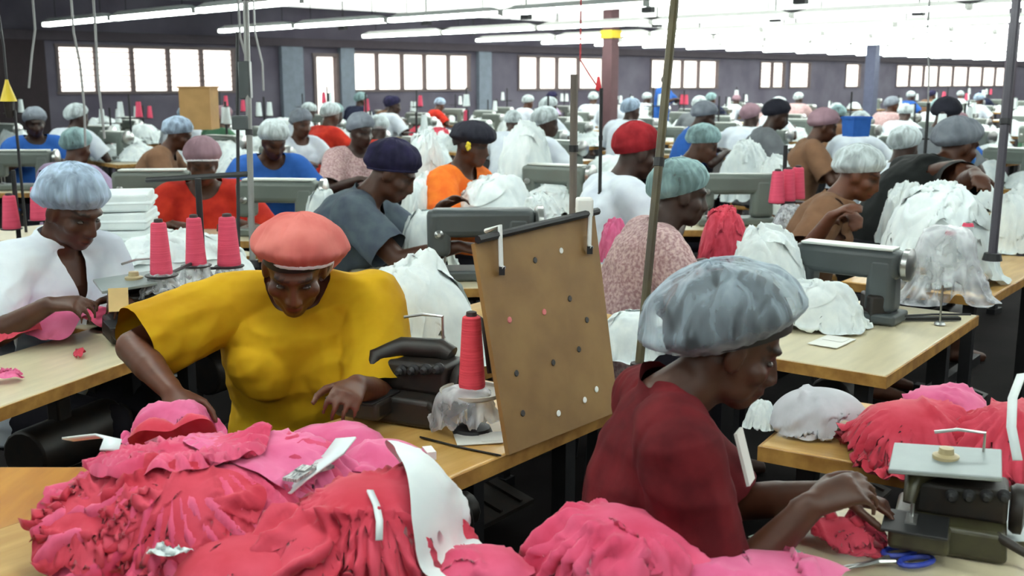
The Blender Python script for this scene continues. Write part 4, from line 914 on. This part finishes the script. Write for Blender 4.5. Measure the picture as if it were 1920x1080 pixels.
# wires hanging from the rails
for i, (pts, lb) in enumerate((([(66, 55, 7), (60, 100, 7), (54, 165, 7)], 'pale cable hanging near the dark left corner'), ([(138, 60, 6.5), (150, 120, 6.5), (158, 200, 6.5), (160, 275, 6.5)], 'looped cable hanging before the leftmost window'),
        ([(178, 40, 6), (184, 150, 6), (196, 260, 6)], 'straight cable hanging before the leftmost window'), ([(450, 68, 6), (462, 110, 6), (466, 140, 6)], 'cable running down to the grey rod'),
        ([(478, 60, 7), (492, 120, 7), (494, 170, 7)], 'thin cable right of the grey rod'), ([(1088, 112, 8), (1105, 140, 8), (1122, 165, 8)], 'red cord slanting down to the thin rod'), ([(1738, 70, 9), (1742, 130, 9), (1740, 200, 9)], 'thin dark cable before the far right window'))):
    P = [at_t(*q) for q in pts]; P = [V((P[0].x, P[0].y, 2.95))] + P; a = MB(); a.tube(P, .007, 6); o = a.build('hanging_cable', mat('red cord', (190, 50, 60)) if 'red' in lb else mat('pale cable', (150, 150, 150)), None, smooth=True); tag(o, lb, 'cable')

def mid_machine(label, u, v, z, rotz, body=None, top=True, tb=None, tw=1.1, sc=1.0, trot=None):
    """machine whose base centre is seen at u, v; sits on its own table"""
    p = at_z(u, v, .752); m = lockstitch(label, p, rotz, body, None, top); m.scale = (sc,) * 3
    if tb: table(tb, (p.x, p.y + .05), rotz if trot is None else trot, tw, .55, M_LAM)
    return p
m1 = mid_machine('grey green sewing machine on the pale table with free corner', 1585, 592, .75, R(-38), M_GREYD, sc=.85)
mid_machine('grey machine with pale top cover, below the leftmost window', 292, 412, .75, R(5), M_GREYP, True, 'table under the pale topped grey machine at left')
mid_machine('grey machine just left of the navy cap', 528, 440, .75, R(-6), M_GREYP, True, 'table under the grey machine left of the navy cap')
mid_machine('grey machine beyond the peg board, at the hands of the slate shirt', 905, 520, .75, R(4), M_GREYD, False, 'table under the grey machine beyond the peg board', 1.2)
mid_machine('grey green machine beyond the patterned blouse', 1378, 420, .75, R(2), M_GREYP, False, 'table under the machine beyond the patterned blouse')
mid_machine('dim grey machine at the far left edge, behind the blue hairnet', 50, 355, .75, R(3), M_GREYP, True, 'table under the dim grey machine at the left edge')
# extra metal at the right machine: lower drive and round cover
a = MB(); a.ell((0, 0, 0), (.045, .04, .045)); o = a.build('bobbin_cover', M_CHROME, None, smooth=True); o.location = at_t(1614, 497, 3.9); 
pp = at_t(1614, 497, 3.9); o['label'] = 'round chrome cover on the front of the right grey green machine'; o['category'] = 'machine cover'
a = MB(); a.box((0, 0, .05), (.08, .12, .1)); a.box((.02, 0, .14), (.05, .05, .16)); o = a.build('drive_housing', M_BLACK, None, bevel=.01); o.location = at_z(1640, 600, .753); tag(o, 'dark drive housing beside the right grey green machine', 'machine housing')
a = MB(); a.cyl((0, 0, 0), (0, 0, .14), .004, .004, 8); a.lathe((0, 0, 0), [(0, 0), (.02, 0), (.016, .008), (0, .01)], 12); o = a.build('spool_pin', M_CHROME); o.location = at_z(1762, 608, .753); tag(o, 'bare wire spool pin on the free corner table', 'spool pin')
a = MB(); a.tube([(0, 0, .02), (.14, .03, .02), (.28, .03, .02)], .004, 6); a.box((.14, .03, .006), (.2, .03, .01)); o = a.build('edge_guide', M_STEEL); o.location = at_z(1680, 603, .753); tag(o, 'thin steel guide lying on the free corner table', 'guide')
card('paper_slip', 'white paper lying at the front of the free corner table', 'paper', at_z(1560, 640, .754), (.16, .1), R(50), PAPER)
# overlock in the lower right, scissors, card, cloth
overlock('olive overlock machine with pale top plate at the lower right', at_z(1778, 1012, .752), R(-24), M_OLIVE, sc=.8)
sc_ = thing('scissors', 'scissors with blue handles at bottom right by the overlock', 'scissors', at_z(1672, 1052, .756), R(20))
BLUEP = mat('blue plastic', (40, 60, 160), rough=.4)
for k in (-1, 1):
    a = MB(); pts = [V((.035 + .035 * math.cos(x), k * .022 + .016 * math.sin(x), .004)) for x in [2 * math.pi * i / 16 for i in range(17)]]; a.tube(pts, .005, 6); a.build('handle', BLUEP, sc_, smooth=True)
    a = MB(); a.tube([(0, k * .01, .004), (-.03, 0, .004), (-.11, -k * .006, .004)], [.004, .005, .001], 6); a.build('blade', M_CHROME, sc_)
card('ruler', 'pale green card strip at the edge of the work table', 'card', at_z(1455, 1022, .754), (.03, .11), R(35), mat('mint card', (196, 224, 206)))
f0 = lambda x, y, w, h, dh, z: domes([(x, y, w, h, dh, 1.3)], z)
def pile(name, lb, m, u, v, w, h, rx_, ry_, dh, sd, z=.752, n=56, **k):
    p = at_z(u, v, z + .02); kk = dict(comp=.8, wr=.05, wf=10, crease=.03, cf=5); kk.update(k)
    return sheet(name, lb, 'garment', m, w, h, n, domes([(p.x, p.y, rx_, ry_, dh, 1.4)], z), cx=p.x, cy=p.y, ang=sd * .7, seed=sd, **kk)
pile('cloth_piece', 'coral scrap being sewn under the hands of the maroon shirt', M_PINK2, 1575, 1000, .26, .16, .1, .05, .045, 71)
pile('garment_bundle', 'pink garment bundle hanging beside the maroon shirt, bottom centre', M_PINK, 1185, 1072, .5, .42, .18, .15, .13, 72, z=.735, n=76, pleat=.07, npl=22)
pile('garment_bundle', 'pink garment at the bottom edge right of the hanging bundle', M_PINK3, 1430, 1100, .5, .32, .19, .11, .065, 73)
pile('garment_bundle', 'large pink garment bundle on the honey table at right', M_PINK2, 1715, 840, .52, .46, .16, .13, .125, 74, n=76, pleat=.07, npl=30)
pile('garment_bundle', 'pale pink folded garment on top of the large right bundle', M_PINK3, 1765, 820, .26, .24, .13, .11, .14, 75, n=36)
pile('garment_bundle', 'coral bundle tied with a white strap at the right edge', M_PINK2, 1915, 868, .5, .46, .16, .14, .15, 76, n=70, pleat=.07, npl=28)
strip('cloth_tie', 'white strap around the coral bundle at the right edge', 'cloth tie', [at_t(1915, 700, 2.2), at_t(1898, 745, 2.13), at_t(1896, 800, 2.1), at_t(1908, 862, 2.06)], .018, M_WHITE)
pile('garment_heap', 'small grey white cloth heap behind the large right pink bundle', cloth('greyish cotton', (200, 200, 206)), 1535, 790, .36, .3, .13, .1, .1, 77)
pile('cloth_piece', 'pale flat sheet on the work table right of the olive overlock', M_WHITE, 1905, 960, .34, .42, .2, .2, .012, 78, n=40, crease=.01)  # thin pale sheet lying flat on the table top
def hp(lb, u, v, wpx, top, k, z=.752, m=None, t=None, depth=.9, rz_=None):
    p = at_z(u, v, z) if t is None else at_t(u, v, t)
    dep = proj(p)[2]; wid = wpx * dep / F; pt = at_t(u, top, dep + wid * .15); hh = pt.z - p.z
    return heap(lb, p, (k * 1.3) if rz_ is None else rz_, wid / 1.06, wid * depth / 1.0, max(hh, .05) / .5, k, m)
hp('large white garment heap between the yellow shirt and the peg board', 778, 668, 265, 462, 0, rz_=.3)
hp('small white cloth lump on the honey table under the chin of the maroon shirt', 1425, 800, 60, 740, 2)
hp('tall white heap left of the right grey green machine', 1432, 590, 190, 408, 1)
hp('white garments flowing over the front of the free corner table', 1525, 610, 190, 510, 2, depth=.7)
hp('white garments in the lap before the patterned blouse', 1190, 660, 170, 575, 3)
hp('big white heap at right behind the plastic bag', 1752, 520, 230, 345, 4)
hp('white heap behind the three pink cones', 330, 560, 330, 425, 5, t=4.4)
hp('tall white heap left of the wooden post', 985, 385, 135, 222, 1)
hp('white heap in front of the orange top', 930, 430, 170, 316, 2)
hp('white heap under the arms of the slate shirt', 800, 500, 110, 388, 3)
hp('white heap between the navy cap and the orange top', 800, 400, 100, 250, 4)
hp('white heap right of the navy cap, lower', 790, 430, 90, 320, 0)
hp('white heap above the machine beyond the patterned blouse', 1395, 375, 110, 262, 5)
hp('white heap left of the three stacked cones', 1450, 400, 90, 285, 1)
hp('white heap behind the arm of the black top', 1690, 455, 90, 330, 2)
hp('white heap right of the grey machine by the navy cap', 610, 480, 90, 350, 3)
hp('coral heap behind the patterned blouse', 1355, 505, 110, 388, 4, m=M_PINK2)
hp('white heap beyond the peg board top', 1010, 470, 110, 360, 5)
hp('white heap before the right edge table', 1895, 470, 110, 345, 0)
hp('pink folded pile right of the peg board', 1150, 490, 60, 400, 2, t=4.9, m=M_PINK3)
p = at_z(240, 520, .752)
for i in range(4):
    z = .752 + .085 * i; q = at_t(238, 470 - 26 * i, 4.7)
    if i == 0: base = q
    b = MB(); b.box((0, 0, .04), (.25 - .01 * i, .3, .074)); b.box((.01, -.003, .04), (.23, .3, .02))
    o = b.build('folded_garment_stack', M_WHITE, None, bevel=.02, seg=3); o.location = (base.x + .008 * (i % 2), base.y, base.z - .05 + .078 * i); o.rotation_euler = (0, 0, R(8 + 5 * (i % 2)))
    tag(o, ['lowest', 'second lowest', 'second highest', 'topmost'][i] + ' bundle of folded white garments stacked behind the white tunic', 'folded garments', 'stack of folded white garments')
table('table holding the folded white stack behind the white tunic', (base.x, base.y + .05), R(50), 1.0, .55, M_LAM, z=base.z - .052)
# plastic bag with pink cones at right
p = at_z(1765, 560, .752)
table('table with amber edge at right, under the plastic bag', at_z(1790, 505, .75), R(52), 1.2, .6, M_LAM2)
bg = at_t(1765, 560, 4.1); f = domes([(bg.x, bg.y, .13, .11, at_t(1765, 425, 4.1).z - bg.z, 2.4)], bg.z)
sheet('plastic_bag', 'crumpled clear plastic bag at right holding pink tipped cones', 'plastic bag', M_FILM, .66, .6, 54, f, cx=bg.x, cy=bg.y, comp=.8, seed=81, wr=.05, wf=10, crease=.03, cf=6)
for i, (u, v) in enumerate(((1778, 440), (1810, 425))):
    q = at_t(u, v + 60, 4.15); cone(['white cone with pink tip in the plastic bag, left one', 'white cone with pink tip in the plastic bag, right one'][i], q, .13, .03, M_WHITE, 'cones in the plastic bag'); 
    a = MB(); a.lathe((0, 0, .127), [(0, 0), (.022, 0), (.018, .012), (0, .014)], 14); o = [x for x in bpy.data.objects if x.get('label', '').startswith('white cone with pink tip in the plastic bag, ' + ['left', 'right'][i])][0]; a.build('pink_tip', M_PINKT, o, smooth=True)
a = MB(); a.box((0, 0, 0), (.18, .05, .02)); o = a.build('wood_block', M_EDGE); o.location = at_t(1690, 508, 4.25); tag(o, 'amber wooden ledge at the left foot of the plastic bag', 'ledge')
table('pale table with amber edge at the right border', at_z(1900, 515, .75) + V((.62, .05, 0)), R(52), 1.0, .5, M_LAM)
# three stacked cones on a stand
cg2 = 'three pink cones left of the brown top'
for i, (u, v) in enumerate(((1456, 380), (1476, 376), (1494, 372))):
    q = at_t(u, v, 5.9 + .06 * i); cone(['front', 'middle', 'rear'][i] + ' pink thread cone of the three left of the brown top', q, .175, .045, None, cg2)
q = at_t(1476, 378, 5.95); thread_stand('thread stand under the three pink cones left of the brown top', (q.x, q.y + .09, .75), [(-.055, -.1, q.z - .752), (.0, -.08, q.z - .752), (.055, -.06, q.z - .752)], .5)
hp('white film bundle under the three pink cones', 1480, 450, 80, 380, 3, m=M_FILM)
# white folded cone hat pile left, blue crate
b = MB(); b.box((0, 0, .09), (.16, .13, .16), taper=1.12); b.box((0, 0, .158), (.19, .16, .016)); o = b.build('crate', CLOTHS['blue']); o.location = at_t(1604, 258, 8.6); o.rotation_euler = (0, 0, .4); tag(o, 'blue crate on a far table left of the slate column', 'crate')
b = MB(); b.box((0, 0, .2), (.3, .3, .4)); b.box((0, 0, .405), (.32, .32, .012)); o = b.build('carton', mat('tan carton', (170, 132, 84), rough=.9)); o.location = at_t(376, 242, 10.5); tag(o, 'tan carton far back right of the blue hairnet', 'carton')

# ================================================================== far stations, in rows
LAND = [(60, 'at the far left edge'), (180, 'under the leftmost window, left end'), (300, 'under the leftmost window, middle'), (440, 'under the leftmost window, right end'), (570, 'left of the bright doorway'),
        (650, 'under the bright doorway'), (770, 'under the five-pane window, left half'), (885, 'under the five-pane window, right half'), (970, 'right of the five-pane window'), (1120, 'under the four-pane middle window'),
        (1215, 'beside the reddish brown column'), (1350, 'under the window beyond the column'), (1425, 'left of the small windows'), (1520, 'under the two small windows'), (1620, 'left of the slate column'), (1700, 'beside the slate column'), (1800, 'under the far right window, left'), (1890, 'under the far right window, right'), (9999, 'at the far right edge')]
def land(u): return next(n for x, n in LAND if u < x)
CNT = {}
ORDN = ['nearest', 'second nearest', 'third nearest', 'fourth nearest', 'fifth nearest', 'sixth nearest', 'seventh nearest', 'eighth nearest', 'ninth nearest', 'tenth nearest', 'eleventh nearest', 'twelfth nearest', 'thirteenth nearest', 'fourteenth nearest', 'fifteenth nearest', 'sixteenth nearest', 'seventeenth nearest', 'eighteenth nearest']
pend = []
def later(o, desc, group): pend.append((o, desc, group))
proto_m = lockstitch('p', (0, 0, 0), 0, M_GREYP); proto_t = table('p', (0, 0, 0), 0, 1.15, .52, M_LAM, treadle=False); proto_s = thread_stand('p', (0, 0, 0), [(.1, 0, .4), (-.1, 0, .4)], .62); proto_c = cone('p', (0, 0, 0), .17, .04, M_PINKT)
FARP = []
for i, (ln, hp_, yaw, sz_) in enumerate(((12, 14, 0, 1.05), (24, 30, 0, 1.05), (16, 8, 30, 1.08), (18, 26, -25, 1.02))):
    FARP.append(person('p', None, 0, 0, lean=ln, hpitch=hp_, hyaw=yaw, sz=sz_, skin=SK3, shirt=CLOTHS['white'], cap=bigcap(n=40, m=12), cap_mat=M_NETW, vox=.02, bottoms=M_DENIM, hair=M_HAIR, hz=.51, hands=(V((-.16, .34, .93)), V((.16, .34, .93))), loc=V((0, 0, 0)), group='far workers'))
FARS = person('p', None, 0, 0, lean=4, hpitch=10, sz=1.0, skin=SK3, shirt=CLOTHS['white'], vox=.02, bottoms=M_DENIM, hair=M_HAIR, hz=.92, loc=V((0, 0, 0)), stand=True, group='far workers')
def recolor(root, part, m):
    for c in KID[root.name]:
        if c.name.split('.')[0] == part: c.material_slots[0].link = 'OBJECT'; c.material_slots[0].material = m
keep = [(o.location.x, o.location.y) for o in list(bpy.data.objects) if o.parent is None and o.get('category') in ('person', 'table', 'sewing machine', 'column') and o.location.length > 1]
SH = ['white'] * 6 + ['blue', 'navy', 'grey', 'red', 'pink patterned', 'lilac', 'green', 'white', 'white', 'brown', 'white']
CP_ = ['white', 'white', 'grey', 'teal', 'blue', 'white', 'mauve', 'navy', 'grey', 'white']
r = random.Random(5)
stations = []; ppl = [(o.location.x, o.location.y) for o in bpy.data.objects if o.get('category') == 'person' and o.location.length > 1]
for iw in range(30):
    for il in range(-2, 14):
        w = 5.2 + 1.75 * iw + .5 * (il % 2); l = -1.5 + 1.62 * il; w += r.uniform(-.15, .15); l += r.uniform(-.12, .12)
        if l > 17.2: continue
        p = room(w, l); 
        if p.y < 5.5: continue
        u, v, dep = proj(V((p.x, p.y, 1.0)))
        if not (-60 < u < 1990) or dep > 34: continue
        if any((p.x - a) ** 2 + (p.y - b) ** 2 < (.85 if dep < 9 else .7) ** 2 for a, b in keep): continue
        stations.append((dep, u, p))
stations.sort(key=lambda q: q[0])
lim = [s for s in stations if s[0] < 20] + [s for i, s in enumerate(s for s in stations if s[0] >= 20) if i % 2 == 0]
for n, (dep, u, p) in enumerate(lim):
    o = copy_tree(proto_t); o.location = (p.x, p.y, 0); o.rotation_euler = (0, 0, RZ + math.pi / 2 + r.uniform(-.05, .05)); later(o, 'pale worktable', 'far worktables')
    ld, wd2 = V((-S2, S2, 0)), V((S2, S2, 0))
    q = p + ld * r.uniform(-.3, .1); o = copy_tree(proto_m); o.location = (q.x, q.y, .752); o.rotation_euler = (0, 0, RZ - math.pi / 2 + r.uniform(-.3, .3)); later(o, 'grey sewing machine', 'far sewing machines')
    for k in range(3 if dep < 20 else 1):
        q = p + ld * (r.choice((-.36, .4, -.15)) if k else r.uniform(.2, .42)) + wd2 * r.uniform(-.12, .2); s = r.uniform(.34, .56); pk_ = r.random() < .05
        o = heap('x', (q.x, q.y, .752), r.uniform(0, 6), s, s * .9, s * r.uniform(.7, 1.15), r.randrange(6), M_PINK2 if pk_ else None); later(o, 'coral garment heap' if pk_ else 'white garment heap', 'far garment heaps')
    if r.random() < .66:
        sh, cp = r.choice(SH), r.choice(CP_); src = FARP[r.randrange(4)] ; q = p - wd2 * .6
        if any((q.x - a_) ** 2 + (q.y - b_) ** 2 < .5 for a_, b_ in ppl): continue
        ppl.append((q.x, q.y))
        o = copy_tree(src); o.location = (q.x, q.y, r.uniform(-.04, .05)); o.rotation_euler = (0, 0, -R(45 + r.uniform(-25, 25)))
        recolor(o, 'shirt', CLOTHS[sh]); recolor(o, 'cap', CAPM[cp]); recolor(o, 'body', r.choice((SK1, SK3, SK3))); later(o, 'worker in %s top and %s cap' % (sh.split()[0], cp), 'far workers')
    elif r.random() < .2 and dep > 15:
        q = p - wd2 * .55; o = copy_tree(FARS); o.location = (q.x, q.y, 0); o.rotation_euler = (0, 0, -R(r.uniform(0, 360))); sh = r.choice(['white', 'white', 'blue']); recolor(o, 'shirt', CLOTHS[sh]); later(o, 'standing worker in %s top' % sh.split()[0], 'far workers')
    if r.random() < .7:
        q = p + ld * .1 + wd2 * .2; o = copy_tree(proto_s); o.location = (q.x, q.y, .752); o.rotation_euler = (0, 0, r.uniform(0, 3)); h_ = r.uniform(.8, 1.25); o.scale = (1, 1, h_); later(o, 'steel thread stand', 'far thread stands')
        for k in (-1, 1):
            if r.random() < .6:
                a_ = o.rotation_euler[2]; c = copy_tree(proto_c); pw = r.random() < .75; c.location = (q.x + k * .1 * math.cos(a_), q.y + k * .1 * math.sin(a_), .752 + .4 * h_ + .002)
                if pw: recolor(c, 'thread', M_WHITE)
                later(c, 'white thread cone' if pw else 'pink thread cone', 'far thread cones')
for o in [proto_m, proto_t, proto_s, proto_c, FARS] + FARP: drop_tree(o)
bpy.context.view_layer.update()
seen = {}
for o, desc, group in pend:
    u, v, dep = proj(o.location); seen.setdefault((desc, land(u)), []).append((dep, o, group))
for (desc, ld), lst in seen.items():
    lst.sort(key=lambda q: q[0])
    for i, (dep, o, group) in enumerate(lst):
        o['label'] = desc + ' ' + ld if len(lst) == 1 else '%s %s %s' % (ORDN[min(i, len(ORDN) - 1)], desc, ld)
        o['group'] = group
